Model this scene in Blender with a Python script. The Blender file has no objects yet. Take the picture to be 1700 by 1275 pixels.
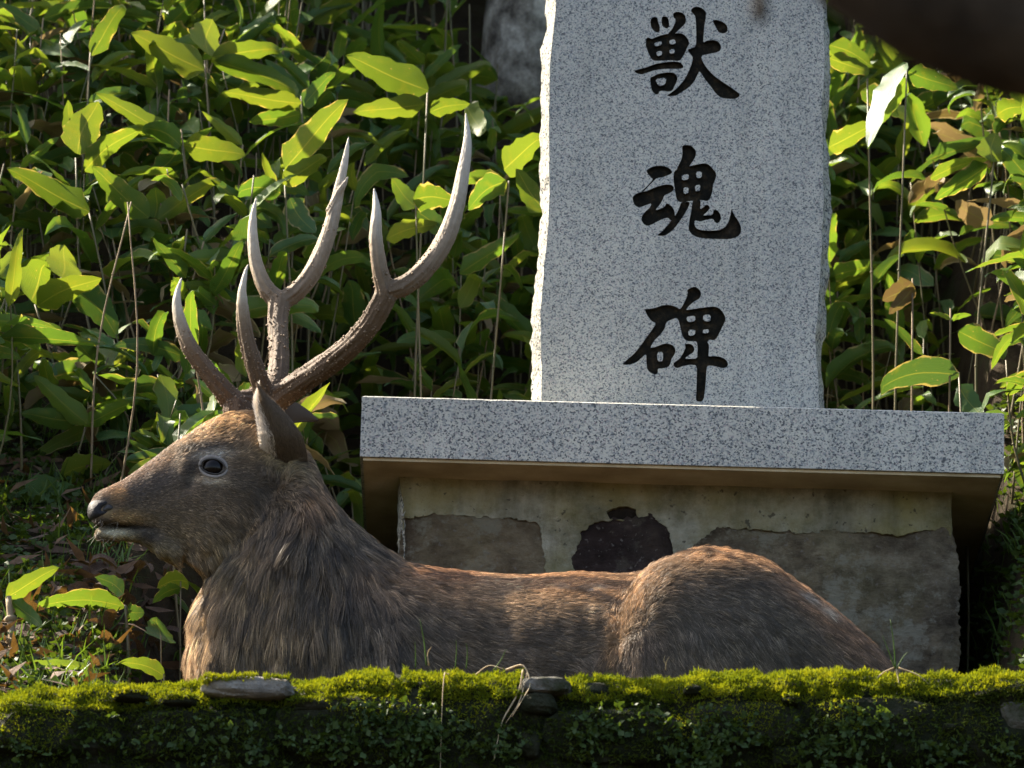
import bpy, bmesh, math, random
import numpy as np
from mathutils import Vector, Matrix, noise
from mathutils.geometry import delaunay_2d_cdt
from mathutils.bvhtree import BVHTree
from mathutils.kdtree import KDTree

random.seed(7)
RNG = np.random.default_rng(11)
S = bpy.context.scene
COL = S.collection

# ------------------------------------------------------------------ camera
F = 10000.0                                   # focal length in photo pixels (photo is 1700 wide)
PITCH, ROLL = math.radians(17.3), math.radians(1.55)
CAM = Vector((0.0, -10.8, -2.79))
ROT = Matrix.Rotation(math.radians(90) + PITCH, 3, 'X') @ Matrix.Rotation(ROLL, 3, 'Z')
cd = bpy.data.cameras.new('camera')
cam = bpy.data.objects.new('camera', cd)
COL.objects.link(cam)
cam.matrix_world = Matrix.Translation(CAM) @ ROT.to_4x4()
cd.sensor_width = 36.0
cd.lens = 36.0 * F / 1700.0
cd.clip_start, cd.clip_end = 0.05, 2000.0
cd.dof.use_dof = True
cd.dof.focus_distance = 11.05
cd.dof.aperture_fstop = 9.0
S.camera = cam

# ------------------------------------------------------------------ light
SUN_TO = Vector((-0.63, 0.31, 0.71)).normalized()
elev = math.asin(SUN_TO.z)
w = bpy.data.worlds.new('World')
S.world = w
w.use_nodes = True
wn = w.node_tree
sky = wn.nodes.new('ShaderNodeTexSky')
sky.sky_type = 'NISHITA'
sky.sun_disc = False
sky.dust_density = 3.0
sky.ozone_density = 0.5
sky.sun_elevation = elev
sky.sun_rotation = math.atan2(SUN_TO.x, SUN_TO.y)
bg = wn.nodes['Background']
bg.inputs['Strength'].default_value = 0.095
wn.links.new(sky.outputs[0], bg.inputs[0])
sd = bpy.data.lights.new('sun', 'SUN')
sd.energy = 5.0
sd.angle = math.radians(0.53)
sd.color = (1.0, 0.90, 0.74)
sun = bpy.data.objects.new('sun', sd)
COL.objects.link(sun)
sun.rotation_euler = SUN_TO.to_track_quat('Z', 'Y').to_euler()
S.view_settings.view_transform = 'Standard'
S.view_settings.look = 'None'
S.view_settings.gamma = 1.0
S.view_settings.use_curve_mapping = False
S.view_settings.exposure = 2.22
S.cycles.use_denoising = True
S.cycles.max_bounces = 8
S.cycles.transparent_max_bounces = 8
S.cycles_curves.shape = 'THICK'


# ------------------------------------------------------------------ helpers
def P(px, py, y):
    """world point on the plane y that the photo shows at pixel (px, py)"""
    d = ROT @ Vector(((px - 850.0) / F, (637.5 - py) / F, -1.0))
    return CAM + d * ((y - CAM.y) / d.y)


ROT_I = ROT.inverted()


def proj(p):
    q = ROT_I @ (Vector(p) - CAM)
    return 850.0 - F * q.x / q.z, 637.5 + F * q.y / q.z


ROT_NP = np.array(ROT_I)
CAM_NP = np.array(CAM)


def proj_np(a):
    q = (a - CAM_NP) @ ROT_NP.T
    return np.stack([850.0 - F * q[:, 0] / q[:, 2], 637.5 + F * q[:, 1] / q[:, 2]], 1)


def sstep(a, b, x):
    t = max(0.0, min(1.0, (x - a) / (b - a)))
    return t * t * (3 - 2 * t)


def interp(tab, x):
    return float(np.interp(x, [t[0] for t in tab], [t[1] for t in tab]))


def mesh_obj(name, verts, faces, mat=None, parent=None, smooth=False, uvs=None):
    me = bpy.data.meshes.new(name)
    me.from_pydata([tuple(v) for v in verts], [], faces)
    if uvs is not None:
        ul = me.uv_layers.new(name='UVMap')
        li = np.empty(len(me.loops), dtype=np.int32)
        me.loops.foreach_get('vertex_index', li)
        ul.data.foreach_set('uv', np.asarray(uvs, dtype=np.float32)[li].ravel())
    if smooth:
        me.polygons.foreach_set('use_smooth', [True] * len(me.polygons))
    me.update()
    return link(name, me, mat, parent)


def link(name, me, mat=None, parent=None):
    o = bpy.data.objects.new(name, me)
    COL.objects.link(o)
    if mat is not None:
        me.materials.clear()
        me.materials.append(mat)
    if parent is not None:
        o.parent = parent
        o.matrix_parent_inverse = Matrix.Translation(-Vector(parent.location)) if parent.parent is None else Matrix.Identity(4)
    return o


def thing(name, label, cat, loc=(0, 0, 0), group=None):
    o = bpy.data.objects.new(name, None)
    o.empty_display_size = 0.05
    COL.objects.link(o)
    o.location = loc
    return tag(o, label, cat, group)


def tag(o, label, cat, group=None):
    o['label'] = label
    o['category'] = cat
    if group:
        o['group'] = group
    return o


def bm_obj(name, bm, mat, parent=None, smooth=False):
    me = bpy.data.meshes.new(name)
    bm.to_mesh(me)
    bm.free()
    if smooth:
        me.polygons.foreach_set('use_smooth', [True] * len(me.polygons))
    return link(name, me, mat, parent)


# ---- node materials
class NT:
    def __init__(self, name):
        self.m = bpy.data.materials.new(name)
        self.m.use_nodes = True
        self.t = self.m.node_tree
        self.t.nodes.clear()
        self.out = self.n('ShaderNodeOutputMaterial')

    def n(self, typ, **kw):
        nd = self.t.nodes.new(typ)
        for k, v in kw.items():
            if k.startswith('i_'):
                nd.inputs[k[2:].replace('_', ' ')].default_value = v
            else:
                setattr(nd, k, v)
        return nd

    def l(self, a, b):
        self.t.links.new(a, b)

    def coord(self, which='Object'):
        return self.n('ShaderNodeTexCoord').outputs[which]

    def noise(self, scale, detail=4.0, rough=0.55, vec=None, typ='ShaderNodeTexNoise'):
        nd = self.n(typ)
        nd.inputs['Scale'].default_value = scale
        nd.inputs['Detail'].default_value = detail
        nd.inputs['Roughness'].default_value = rough
        self.l(vec if vec is not None else self.coord(), nd.inputs['Vector'])
        return nd.outputs['Fac']

    def ramp(self, fac, stops, interp_='LINEAR'):
        r = self.n('ShaderNodeValToRGB')
        cr = r.color_ramp
        cr.interpolation = interp_
        while len(cr.elements) < len(stops):
            cr.elements.new(0.5)
        for e, (p, c) in zip(cr.elements, stops):
            e.position = p
            e.color = (*c, 1) if len(c) == 3 else c
        self.l(fac, r.inputs[0])
        return r.outputs[0]

    def mix(self, fac, a, b, mode='MIX'):
        nd = self.n('ShaderNodeMix', data_type='RGBA', blend_type=mode)
        for sock, v in ((nd.inputs[0], fac), (nd.inputs[6], a), (nd.inputs[7], b)):
            if isinstance(v, (int, float)):
                sock.default_value = v
            elif isinstance(v, tuple):
                sock.default_value = (*v, 1)
            else:
                self.l(v, sock)
        return nd.outputs[2]

    def math(self, op, a, b=0.0, c=0.0, clamp=False):
        nd = self.n('ShaderNodeMath', operation=op, use_clamp=clamp)
        for s, v in zip(nd.inputs, (a, b, c)):
            if isinstance(v, (int, float)):
                s.default_value = v
            else:
                self.l(v, s)
        return nd.outputs[0]

    def bsdf(self, color, rough=0.8, spec=0.3, bump=None, dist=0.01, strength=1.0):
        b = self.n('ShaderNodeBsdfPrincipled')
        for s, v in ((b.inputs['Base Color'], color), (b.inputs['Roughness'], rough)):
            if isinstance(v, (int, float)):
                s.default_value = v
            elif isinstance(v, tuple):
                s.default_value = (*v, 1)
            else:
                self.l(v, s)
        b.inputs['Specular IOR Level'].default_value = spec
        if bump is not None:
            bn = self.n('ShaderNodeBump')
            bn.inputs['Strength'].default_value = strength
            bn.inputs['Distance'].default_value = dist
            self.l(bump, bn.inputs['Height'])
            self.l(bn.outputs[0], b.inputs['Normal'])
        return b

    def done(self, sh):
        self.l(sh.outputs[0] if hasattr(sh, 'outputs') else sh, self.out.inputs[0])
        return self.m


def granite(name, scale, rough_face=False, dark=0.05, mid=0.27, lite=0.60):
    t = NT(name)
    co = t.coord()
    v = t.n('ShaderNodeTexVoronoi')
    v.inputs['Scale'].default_value = scale
    v.inputs['Randomness'].default_value = 1.0
    wob = t.n('ShaderNodeTexNoise')
    wob.inputs['Scale'].default_value = scale * 1.3
    t.l(co, wob.inputs['Vector'])
    va = t.n('ShaderNodeVectorMath', operation='MULTIPLY_ADD')
    t.l(wob.outputs['Color'], va.inputs[0])
    va.inputs[1].default_value = (0.5 / scale,) * 3
    t.l(co, va.inputs[2])
    t.l(va.outputs[0], v.inputs['Vector'])
    r = t.n('ShaderNodeSeparateColor')
    t.l(v.outputs['Color'], r.inputs[0])
    cl = t.noise(scale * 0.22, 3)
    f = t.math('ADD', r.outputs[0], t.math('MULTIPLY', t.math('SUBTRACT', cl, 0.5), 0.5))
    c = t.ramp(f, [(0.0, (dark, dark, dark)), (0.15, (dark * 1.3, dark * 1.4, dark * 1.4)), (0.22, (mid * .85, mid * .9, mid * .88)),
                   (0.40, (mid, mid * .985, mid * .86)), (0.55, (lite * .88, lite * .85, lite * .74)), (1.0, (lite, lite * .955, lite * .78))])
    pink = t.math('GREATER_THAN', r.outputs[1], 0.93)
    c = t.mix(t.math('MULTIPLY', pink, 0.4), c, (0.42, 0.30, 0.29))
    sm = t.n('ShaderNodeMapping')
    sm.inputs['Scale'].default_value = (16, 16, 0.9)
    t.l(co, sm.inputs[0])
    streak = t.noise(1.0, 6, 0.6, sm.outputs[0])
    c = t.mix(1.0, c, t.ramp(streak, [(0.34, (0.86, 0.86, 0.85)), (0.52, (1.0, 1.0, 1.0)), (0.75, (1.0, 0.985, 0.95))]), 'MULTIPLY')
    st = t.noise(5.0, 7)
    c = t.mix(1.0, c, t.ramp(st, [(0.35, (0.84, 0.85, 0.86)), (0.62, (1.0, 1.0, 1.0))]), 'MULTIPLY')
    if rough_face:
        b = t.bsdf(c, 0.85, 0.25, t.noise(60, 8, 0.7), 0.012)
    else:
        b = t.bsdf(c, 0.55, 0.35, t.noise(scale, 3), 0.0008)
    return t.done(b)


def leaf_mat(name, hues, tr=0.45, brown=0.5, rnd='object', gloss=0.38, tmul=(1.5, 1.25, 0.5)):
    """bamboo leaf: parallel veins, pale midrib, dry margin; base colour varies leaf by leaf"""
    t = NT(name)
    uv = t.n('ShaderNodeUVMap').outputs[0]
    sx = t.n('ShaderNodeSeparateXYZ')
    t.l(uv, sx.inputs[0])
    u, vv = sx.outputs[0], sx.outputs[1]
    if rnd == 'object':
        rn = t.n('ShaderNodeObjectInfo').outputs['Random']
    else:
        rn = t.n('ShaderNodeAttribute', attribute_name='rnd').outputs['Fac']
    c = t.ramp(rn, hues)
    veins = t.math('SINE', t.math('MULTIPLY', u, 120.0))
    c = t.mix(t.math('MULTIPLY', t.math('ADD', veins, 1.0), 0.07), c, (0.11, 0.15, 0.03))
    rib = t.math('SUBTRACT', 1.0, t.math('MULTIPLY', t.math('ABSOLUTE', t.math('SUBTRACT', u, 0.5)), 34.0), clamp=True)
    c = t.mix(t.math('MULTIPLY', rib, 0.6), c, (0.26, 0.27, 0.06))
    cv = t.n('ShaderNodeCombineXYZ')
    t.l(t.math('MULTIPLY', u, 0.4), cv.inputs[0])
    t.l(vv, cv.inputs[1])
    t.l(t.math('MULTIPLY', rn, 37.0), cv.inputs[2])
    mot = t.noise(5.0, 5, 0.6, cv.outputs[0])
    c = t.mix(t.ramp(mot, [(0.52, (0, 0, 0)), (0.78, (0.6, 0.6, 0.6))]), c, (0.15, 0.16, 0.02))
    # dry margin and tip
    edge = t.math('ABSOLUTE', t.math('MULTIPLY', t.math('SUBTRACT', u, 0.5), 2.0))
    tip = t.math('MULTIPLY', t.math('POWER', vv, 6.0), 0.75)
    e = t.math('ADD', t.math('MAXIMUM', edge, tip), t.math('MULTIPLY', t.math('SUBTRACT', mot, 0.5), 0.8))
    r2 = t.math('FRACT', t.math('MULTIPLY', rn, 17.31))
    e = t.math('ADD', e, t.math('MULTIPLY', r2, brown * 0.45))
    dry = t.ramp(e, [(0.0, (0, 0, 0)), (1.0, (0, 0, 0))])
    dm = t.n('ShaderNodeMapRange', interpolation_type='SMOOTHSTEP')
    t.l(e, dm.inputs[0])
    dm.inputs[1].default_value, dm.inputs[2].default_value = 1.09, 1.19
    c = t.mix(t.math('MULTIPLY', dm.outputs[0], 0.8), c, (0.34, 0.28, 0.14))
    spot = t.noise(22.0, 2, 0.5, cv.outputs[0])
    c = t.mix(t.ramp(spot, [(0.72, (0, 0, 0)), (0.76, (0.7, 0.7, 0.7))]), c, (0.30, 0.22, 0.10))
    b = t.bsdf(c, gloss, 0.36, t.math('MULTIPLY', veins, 1.0), 0.0006, 0.5)
    tl = t.n('ShaderNodeBsdfTranslucent')
    tc = t.mix(1.0, c, tmul, 'MULTIPLY')
    t.l(tc, tl.inputs[0])
    mx = t.n('ShaderNodeMixShader')
    mx.inputs[0].default_value = tr
    t.l(b.outputs[0], mx.inputs[1])
    t.l(tl.outputs[0], mx.inputs[2])
    return t.done(mx)


def plain(name, stops, scale=20.0, rough=0.85, spec=0.2, bscale=80.0, bdist=0.004, tr=0.0, detail=6):
    t = NT(name)
    c = t.ramp(t.noise(scale, detail, 0.62), stops)
    b = t.bsdf(c, rough, spec, t.noise(bscale, 6, 0.65), bdist)
    if tr:
        tl = t.n('ShaderNodeBsdfTranslucent')
        t.l(t.mix(1.0, c, (1.9, 1.6, 0.5), 'MULTIPLY'), tl.inputs[0])
        mx = t.n('ShaderNodeMixShader')
        mx.inputs[0].default_value = tr
        t.l(b.outputs[0], mx.inputs[1])
        t.l(tl.outputs[0], mx.inputs[2])
        return t.done(mx)
    return t.done(b)


GREENS = [(0.0, (0.048, 0.112, 0.022)), (0.35, (0.068, 0.142, 0.024)), (0.7, (0.092, 0.165, 0.026)), (1.0, (0.125, 0.18, 0.028))]
M = {}
M['granite_stele'] = granite('fine grey granite', 430, False, 0.085, 0.29, 0.46)
M['granite_rough'] = granite('split granite', 280, True, 0.06, 0.30, 0.5)
M['granite_slab'] = granite('speckled granite', 350, False, 0.065, 0.27, 0.46)
M['leaf'] = leaf_mat('bamboo leaf', GREENS)
M['leaf_far'] = leaf_mat('bamboo leaf in the thicket', GREENS, rnd='attr')
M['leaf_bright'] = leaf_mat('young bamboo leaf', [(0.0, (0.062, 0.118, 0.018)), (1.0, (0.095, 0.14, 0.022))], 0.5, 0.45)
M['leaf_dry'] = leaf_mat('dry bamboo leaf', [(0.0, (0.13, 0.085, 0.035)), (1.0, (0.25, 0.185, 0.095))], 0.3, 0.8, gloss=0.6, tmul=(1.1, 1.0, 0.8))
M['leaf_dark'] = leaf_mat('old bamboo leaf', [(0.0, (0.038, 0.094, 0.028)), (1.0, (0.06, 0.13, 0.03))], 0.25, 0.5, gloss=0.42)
M['stem'] = plain('bamboo cane', [(0.3, (0.06, 0.065, 0.02)), (0.5, (0.10, 0.08, 0.035)), (0.75, (0.16, 0.12, 0.06))], 9, 0.5, 0.4, 60, 0.001)
M['stem_dry'] = plain('dry cane sheath', [(0.3, (0.13, 0.09, 0.05)), (0.7, (0.27, 0.20, 0.12))], 30, 0.7, 0.2, 120, 0.002)
M['soil'] = plain('leaf mould soil', [(0.3, (0.018, 0.013, 0.008)), (0.55, (0.045, 0.032, 0.018)), (0.75, (0.035, 0.045, 0.014))], 9, 0.95, 0.1, 60, 0.02)
M['litter'] = plain('dead leaf', [(0.25, (0.05, 0.03, 0.02)), (0.55, (0.12, 0.075, 0.048)), (0.8, (0.22, 0.15, 0.10))], 30, 0.7, 0.25, 120, 0.003, 0.15)
M['weed'] = plain('small weed leaf', [(0.3, (0.024, 0.048, 0.008)), (0.7, (0.050, 0.085, 0.015))], 18, 0.55, 0.3, 60, 0.001, 0.35)
M['grass'] = plain('grass blade', [(0.3, (0.04, 0.085, 0.016)), (0.7, (0.08, 0.14, 0.025))], 14, 0.5, 0.3, 60, 0.001, 0.4)
M['straw'] = plain('dry straw', [(0.3, (0.30, 0.23, 0.13)), (0.7, (0.52, 0.44, 0.29))], 40, 0.7, 0.2, 120, 0.001, 0.2)
M['moss'] = plain('sunny moss', [(0.18, (0.09, 0.06, 0.02)), (0.30, (0.05, 0.08, 0.008)), (0.5, (0.13, 0.165, 0.011)), (0.8, (0.21, 0.225, 0.018))], 16, 0.9, 0.05, 200, 0.004, 0.3)
M['moss_dark'] = plain('shaded moss', [(0.3, (0.022, 0.038, 0.006)), (0.7, (0.075, 0.10, 0.014))], 14, 0.9, 0.05, 150, 0.006, 0.2)  # darker copy of the moss, shade of the wall face put into its colour
M['wall_stone'] = plain('mossy wall stone', [(0.30, (0.008, 0.010, 0.004)), (0.48, (0.016, 0.019, 0.007)), (0.64, (0.03, 0.03, 0.018)), (0.8, (0.10, 0.09, 0.075))], 13, 0.9, 0.15, 90, 0.012)
M['bare_stone'] = plain('bare grey stone', [(0.3, (0.12, 0.11, 0.095)), (0.55, (0.24, 0.22, 0.19)), (0.75, (0.32, 0.30, 0.26))], 24, 0.9, 0.15, 110, 0.010)
M['grey_stone'] = plain('half bare wall stone', [(0.34, (0.03, 0.034, 0.014)), (0.5, (0.085, 0.08, 0.06)), (0.66, (0.19, 0.175, 0.15))], 26, 0.9, 0.12, 100, 0.012)
M['bark_dark'] = plain('dark rough bark', [(0.3, (0.018, 0.013, 0.009)), (0.7, (0.06, 0.045, 0.03))], 25, 0.95, 0.1, 40, 0.02)


# ------------------------------------------------------------------ the ground
WALL_Y = -0.92
GZ = -0.36                                   # terrace the stag lies on


def terrain(x, y):
    if y < WALL_Y + 0.055:
        return max(-4.45, -1.10 - 0.37 * (WALL_Y + 0.05 - y))
    b = -0.28 + 0.62 * (y + 0.8) + 0.28 * max(0.0, y - 0.4)
    if y > 6.0:
        b -= (0.9 * 0.85) * (y - 6.0) * sstep(6.0, 11.0, y)
    e0 = -0.60 + 0.22 * sstep(-0.1, 0.3, y)
    m = max(sstep(e0, e0 - 0.11, x), sstep(0.84, 0.98, x))
    flat = min(b, GZ + 1.5 * max(0.0, y - 0.60))
    h = flat * (1 - m) + b * m
    h += 0.018 * noise.noise((x * 7, y * 7, 0.3)) + 0.05 * noise.noise((x * 1.7, y * 1.7, 4.1)) * m
    return h


xs = [-600, -250, -100, -45, -20, -10, -6, -4] + list(np.arange(-3, 3.001, 0.075)) + [4, 6, 10, 20, 45, 100, 250, 600]
ys = [-600, -250, -100, -50, -25, -14, -10, -8, -6, -4.5, -3, -2, -1.4, WALL_Y + 0.05, WALL_Y + 0.06] + list(np.arange(-0.84, 4.0, 0.07)) + \
     [4.5, 5, 6, 7, 8, 9, 11, 14, 20, 40, 100, 250, 600]
vs = [(x, y, terrain(x, y)) for y in ys for x in xs]
nx = len(xs)
fs = [(j * nx + i, j * nx + i + 1, (j + 1) * nx + i + 1, (j + 1) * nx + i) for j in range(len(ys) - 1) for i in range(nx - 1)]
g = mesh_obj('ground', vs, fs, M['soil'], smooth=True)
g['kind'] = 'structure'
g['label'] = 'dark leaf mould bank rising behind the mossy wall'

# pale bounce gravel apron added unseen to throw warm light up under the slab
M['gravel'] = plain('pale bounce gravel', [(0.3, (0.34, 0.29, 0.21)), (0.6, (0.48, 0.42, 0.32)), (0.8, (0.58, 0.53, 0.43))], 60, 0.95, 0.1, 90, 0.02)
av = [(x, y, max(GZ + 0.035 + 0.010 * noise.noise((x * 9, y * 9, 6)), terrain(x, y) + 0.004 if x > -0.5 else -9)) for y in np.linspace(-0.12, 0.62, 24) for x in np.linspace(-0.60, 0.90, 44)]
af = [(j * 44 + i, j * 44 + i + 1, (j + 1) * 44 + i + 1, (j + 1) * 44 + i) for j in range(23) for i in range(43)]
ap = mesh_obj('bounce_apron', av, af, M['gravel'], smooth=True)
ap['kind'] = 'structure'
ap['label'] = 'pale bounce gravel apron added round the foot of the monument to bounce light'

# ------------------------------------------------------------------ monument
def smooth_poly(pts, n=2):
    for _ in range(n):
        q = []
        for i in range(len(pts)):
            a, b = pts[i], pts[(i + 1) % len(pts)]
            q.append((a[0] * .78 + b[0] * .22, a[1] * .78 + b[1] * .22))
            q.append((a[0] * .22 + b[0] * .78, a[1] * .22 + b[1] * .78))
        pts = q
    return pts


def in_poly(pt, poly):
    x, y = pt
    c = False
    j = len(poly) - 1
    for i in range(len(poly)):
        xi, yi = poly[i]
        xj, yj = poly[j]
        if (yi > y) != (yj > y) and x < (xj - xi) * (y - yi) / (yj - yi) + xi:
            c = not c
        j = i
    return c


GLYPHS = []
# strokes and counters of the three carved characters, in enlarged photo pixels (scale, ox, oy)
GLYPHS.append((4.904, 1000, 0, [
    [(400,145),(425,135),(448,145),(455,180),(468,215),(468,255),(445,267),(415,250),(395,215),(390,175)],
    [(482,135),(520,132),(538,150),(547,210),(530,235),(505,225),(482,200)],
    [(575,110),(600,95),(640,98),(672,120),(683,165),(670,200),(640,225),(605,262),(570,285),(530,290),(535,272),(565,240),(590,195),(598,160),(578,140)],
    [(355,310),(380,305),(400,318),(440,300),(500,280),(560,272),(640,268),(670,285),(700,320),(708,355),(690,390),(668,440),(640,485),(620,497),(560,490),(480,495),(420,495),(395,475),(370,420),(352,370)],
    [(258,577),(300,562),(360,548),(430,520),(520,505),(600,500),(640,510),(662,540),(655,557),(600,562),(520,560),(430,570),(370,590),(320,608),(280,598)],
    [(385,632),(420,620),(445,603),(500,592),(570,588),(600,605),(613,635),(605,670),(585,705),(575,735),(540,748),(490,738),(462,745),(458,768),(435,770),(410,750),(398,720)],
    [(718,85),(740,58),(780,52),(825,75),(846,100),(843,135),(832,200),(825,280),(820,350),(850,330),(900,325),(945,335),(968,375),(960,415),(920,430),(860,440),(810,452),(806,480),(840,540),(890,600),(960,655),(1040,705),(1130,772),(1085,808),(1020,803),(970,798),(930,770),(880,700),(830,640),(792,575),(775,610),(745,670),(700,715),(640,755),(600,780),(520,783),(560,755),(610,715),(660,660),(700,590),(730,510),(738,465),(715,440),(692,405),(720,393),(762,378),(765,300),(762,200),(758,130),(735,110)],
    [(893,165),(930,160),(975,175),(1010,200),(1022,235),(1010,268),(965,273),(940,255),(925,225)]],
    [[(420,350),(482,335),(484,362),(430,380)], [(545,328),(590,320),(600,358),(550,362)], [(437,420),(485,415),(485,450),(447,458)], [(545,405),(588,398),(588,432),(550,437)], [(430,642),(522,632),(512,690),(455,700)]]))
GLYPHS.append((5.796, 1000, 220, [
    [(420,365),(450,345),(490,325),(550,318),(610,325),(655,350),(675,385),(650,405),(580,430),(520,440),(495,465),(440,520),(395,570),(375,570),(430,515),(490,450),(465,430),(440,400)],
    [(290,620),(320,590),(380,570),(420,565),(500,530),(560,510),(620,498),(670,505),(692,530),(680,565),(640,585),(595,605),(585,640),(550,700),(510,745),(540,740),(600,715),(615,680),(645,690),(685,730),(698,780),(700,810),(680,840),(660,850),(635,820),(600,825),(540,850),(480,885),(430,900),(395,880),(375,840),(385,790),(430,745),(460,720),(475,680),(430,695),(360,722),(320,710),(295,670)],
    [(765,125),(820,118),(860,130),(895,165),(905,210),(880,265),(845,310),(830,345),(800,370),(740,380),(715,360),(730,320),(760,260),(772,200)],
    [(690,375),(720,350),(780,345),(830,325),(900,310),(980,295),(1020,305),(1060,345),(1100,395),(1090,450),(1065,500),(1060,570),(1035,640),(1010,662),(960,650),(900,655),(830,660),(760,672),(720,660),(705,600),(690,500),(683,430)],
    [(760,665),(845,665),(830,715),(790,790),(740,860),(690,930),(640,970),(600,995),(520,993),(570,955),(620,900),(660,850),(690,815),(720,770),(745,710)],
    [(870,645),(945,645),(945,700),(940,740),(970,720),(1000,692),(1030,705),(1030,740),(990,780),(965,800),(1060,795),(1070,745),(1090,740),(1130,770),(1145,820),(1130,860),(1105,875),(1080,860),(1065,828),(1000,840),(940,858),(915,850),(890,845),(885,880),(900,920),(950,940),(1050,945),(1130,938),(1180,910),(1215,860),(1235,780),(1245,725),(1265,790),(1310,850),(1335,910),(1335,960),(1310,1000),(1230,1028),(1120,1025),(980,1020),(900,1005),(850,970),(828,930),(835,860),(850,780),(862,710)]],
    [[(763,410),(830,398),(832,450),(768,462)], [(900,380),(955,372),(958,432),(908,440)], [(778,530),(830,525),(828,585),(785,592)], [(893,508),(942,502),(940,560),(895,567)]]))
GLYPHS.append((5.3115, 1000, 450, [
    [(370,335),(400,335),(470,325),(530,300),(600,298),(650,315),(685,340),(710,300),(740,240),(755,190),(745,170),(780,145),(820,138),(860,165),(873,205),(860,240),(800,275),(750,320),(735,345),(800,335),(900,320),(1000,310),(1045,340),(1075,380),(1090,425),(1065,480),(1035,540),(1010,590),(985,612),(940,605),(925,625),(942,650),(938,720),(935,755),(980,748),(1040,755),(1090,780),(1112,820),(1095,850),(1060,857),(1000,840),(930,830),(918,860),(915,950),(905,1050),(890,1152),(822,1150),(830,1050),(832,950),(835,832),(780,825),(720,835),(660,858),(632,845),(625,812),(650,795),(685,770),(720,710),(735,670),(722,645),(760,638),(800,655),(815,690),(800,720),(750,750),(725,775),(780,775),(838,770),(840,700),(838,650),(830,618),(760,620),(725,605),(705,570),(690,510),(675,440),(655,410),(620,425),(560,450),(555,500),(520,550),(460,610),(430,660),(425,680),(480,665),(540,640),(590,640),(630,660),(648,700),(635,740),(610,770),(600,820),(580,848),(530,858),(488,860),(490,895),(475,915),(430,900),(395,870),(388,800),(388,730),(350,760),(310,800),(250,825),(170,828),(220,780),(290,720),(350,640),(400,570),(450,500),(475,460),(430,440),(395,390)]],
    [[(482,718),(535,710),(535,795),(488,798)], [(735,405),(818,392),(820,440),(755,452)], [(888,388),(955,382),(955,445),(890,440)], [(757,520),(820,515),(818,562),(762,575)], [(885,518),(938,512),(938,545),(887,550)]]))

SLAB_D, ST_Y = 0.84, 0.20          # slab depth; stele front face sits 0.2 m behind the slab's front edge
sl_a, sl_b = P(601, 655, 0), P(1667, 685, 0)
X0, X1 = sl_a.x, sl_b.x
ZT = (sl_a.z + sl_b.z) / 2
ZB = (P(600, 757, 0).z + P(1667, 787, 0).z) / 2

monument = thing('stone_monument', 'tall grey granite stele with three carved black characters', 'monument', ((X0 + X1) / 2, ST_Y, ZT))

# front outline of the stele (photo pixels on its plane), bottom at slab top
L_PX = [(-330, 935), (-260, 930), (-120, 928), (0, 922), (40, 920), (110, 913), (200, 911), (300, 912), (360, 911), (430, 905), (480, 900), (560, 897), (620, 899), (668, 899)]
R_PX = [(-330, 1352), (-120, 1360), (0, 1365), (90, 1369), (200, 1365), (330, 1367), (420, 1364), (520, 1357), (560, 1353), (620, 1357), (690, 1361)]
z_top = P(1140, -330, ST_Y).z


def stele_edge(tab, z, side):
    # find the photo row of this height near the edge
    px0 = 905 if side < 0 else 1372
    lo, hi = -500, 900
    for _ in range(30):
        mid = (lo + hi) / 2
        if P(px0, mid, ST_Y).z > z:
            lo = mid
        else:
            hi = mid
    return P(interp(tab, lo), lo, ST_Y).x


NZ = 90
zz = [ZT - 0.002 + (z_top - ZT) * i / NZ for i in range(NZ + 1)]
left = [(stele_edge(L_PX, z, -1) + 0.003 * noise.noise((0, z * 11, 0)) + 0.0014 * noise.noise((3, z * 37, 0)) + 0.0012 * noise.noise((3, z * 117, 0)), z) for z in zz]
right = [(stele_edge(R_PX, z, 1) + 0.0035 * noise.noise((9, z * 11, 0)) + 0.0014 * noise.noise((5, z * 37, 0)) + 0.0012 * noise.noise((5, z * 117, 0)), z) for z in zz]
outline = left + [(left[-1][0] * (1 - k / 12) + right[-1][0] * k / 12, z_top + 0.05 * math.sin(math.pi * k / 12) + 0.006 * noise.noise((k, 1, 1))) for k in range(1, 12)] + right[::-1]
REC = 0.009
glyph_polys = []
for sc, ox, oy, pos, neg in GLYPHS:
    cv = lambda pl: [((lambda q: (q.x, q.z))(P(ox + a / sc, oy + b / sc, ST_Y))) for a, b in pl]
    glyph_polys.append(([smooth_poly(cv(p), 2) for p in pos], [smooth_poly(cv(p), 1) for p in neg]))
# last stroke runs down to the slab: keep it just inside the outline
for pos, neg in glyph_polys:
    for p in pos:
        for i, (a, b) in enumerate(p):
            if b < ZT + 0.004:
                p[i] = (a, ZT + 0.004)

cv2, ce = [], []


def add_loop(pl):
    b = len(cv2)
    cv2.extend(Vector(p) for p in pl)
    n = len(pl)
    ce.extend((b + i, b + (i + 1) % n) for i in range(n))


add_loop(outline)
for pos, neg in glyph_polys:
    for p in pos + neg:
        add_loop(p)
rv, re_, rf, _, _, _ = delaunay_2d_cdt(cv2, ce, [], 0, 1e-6)
front_f, gl_f = [], [[], [], []]
for f in rf:
    c = ((rv[f[0]].x + rv[f[1]].x + rv[f[2]].x) / 3, (rv[f[0]].y + rv[f[1]].y + rv[f[2]].y) / 3)
    if not in_poly(c, outline):
        continue
    k = None
    for gi, (pos, neg) in enumerate(glyph_polys):
        if any(in_poly(c, p) for p in pos) and not any(in_poly(c, p) for p in neg):
            k = gi
    (front_f if k is None else gl_f[k]).append(tuple(f))
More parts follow.
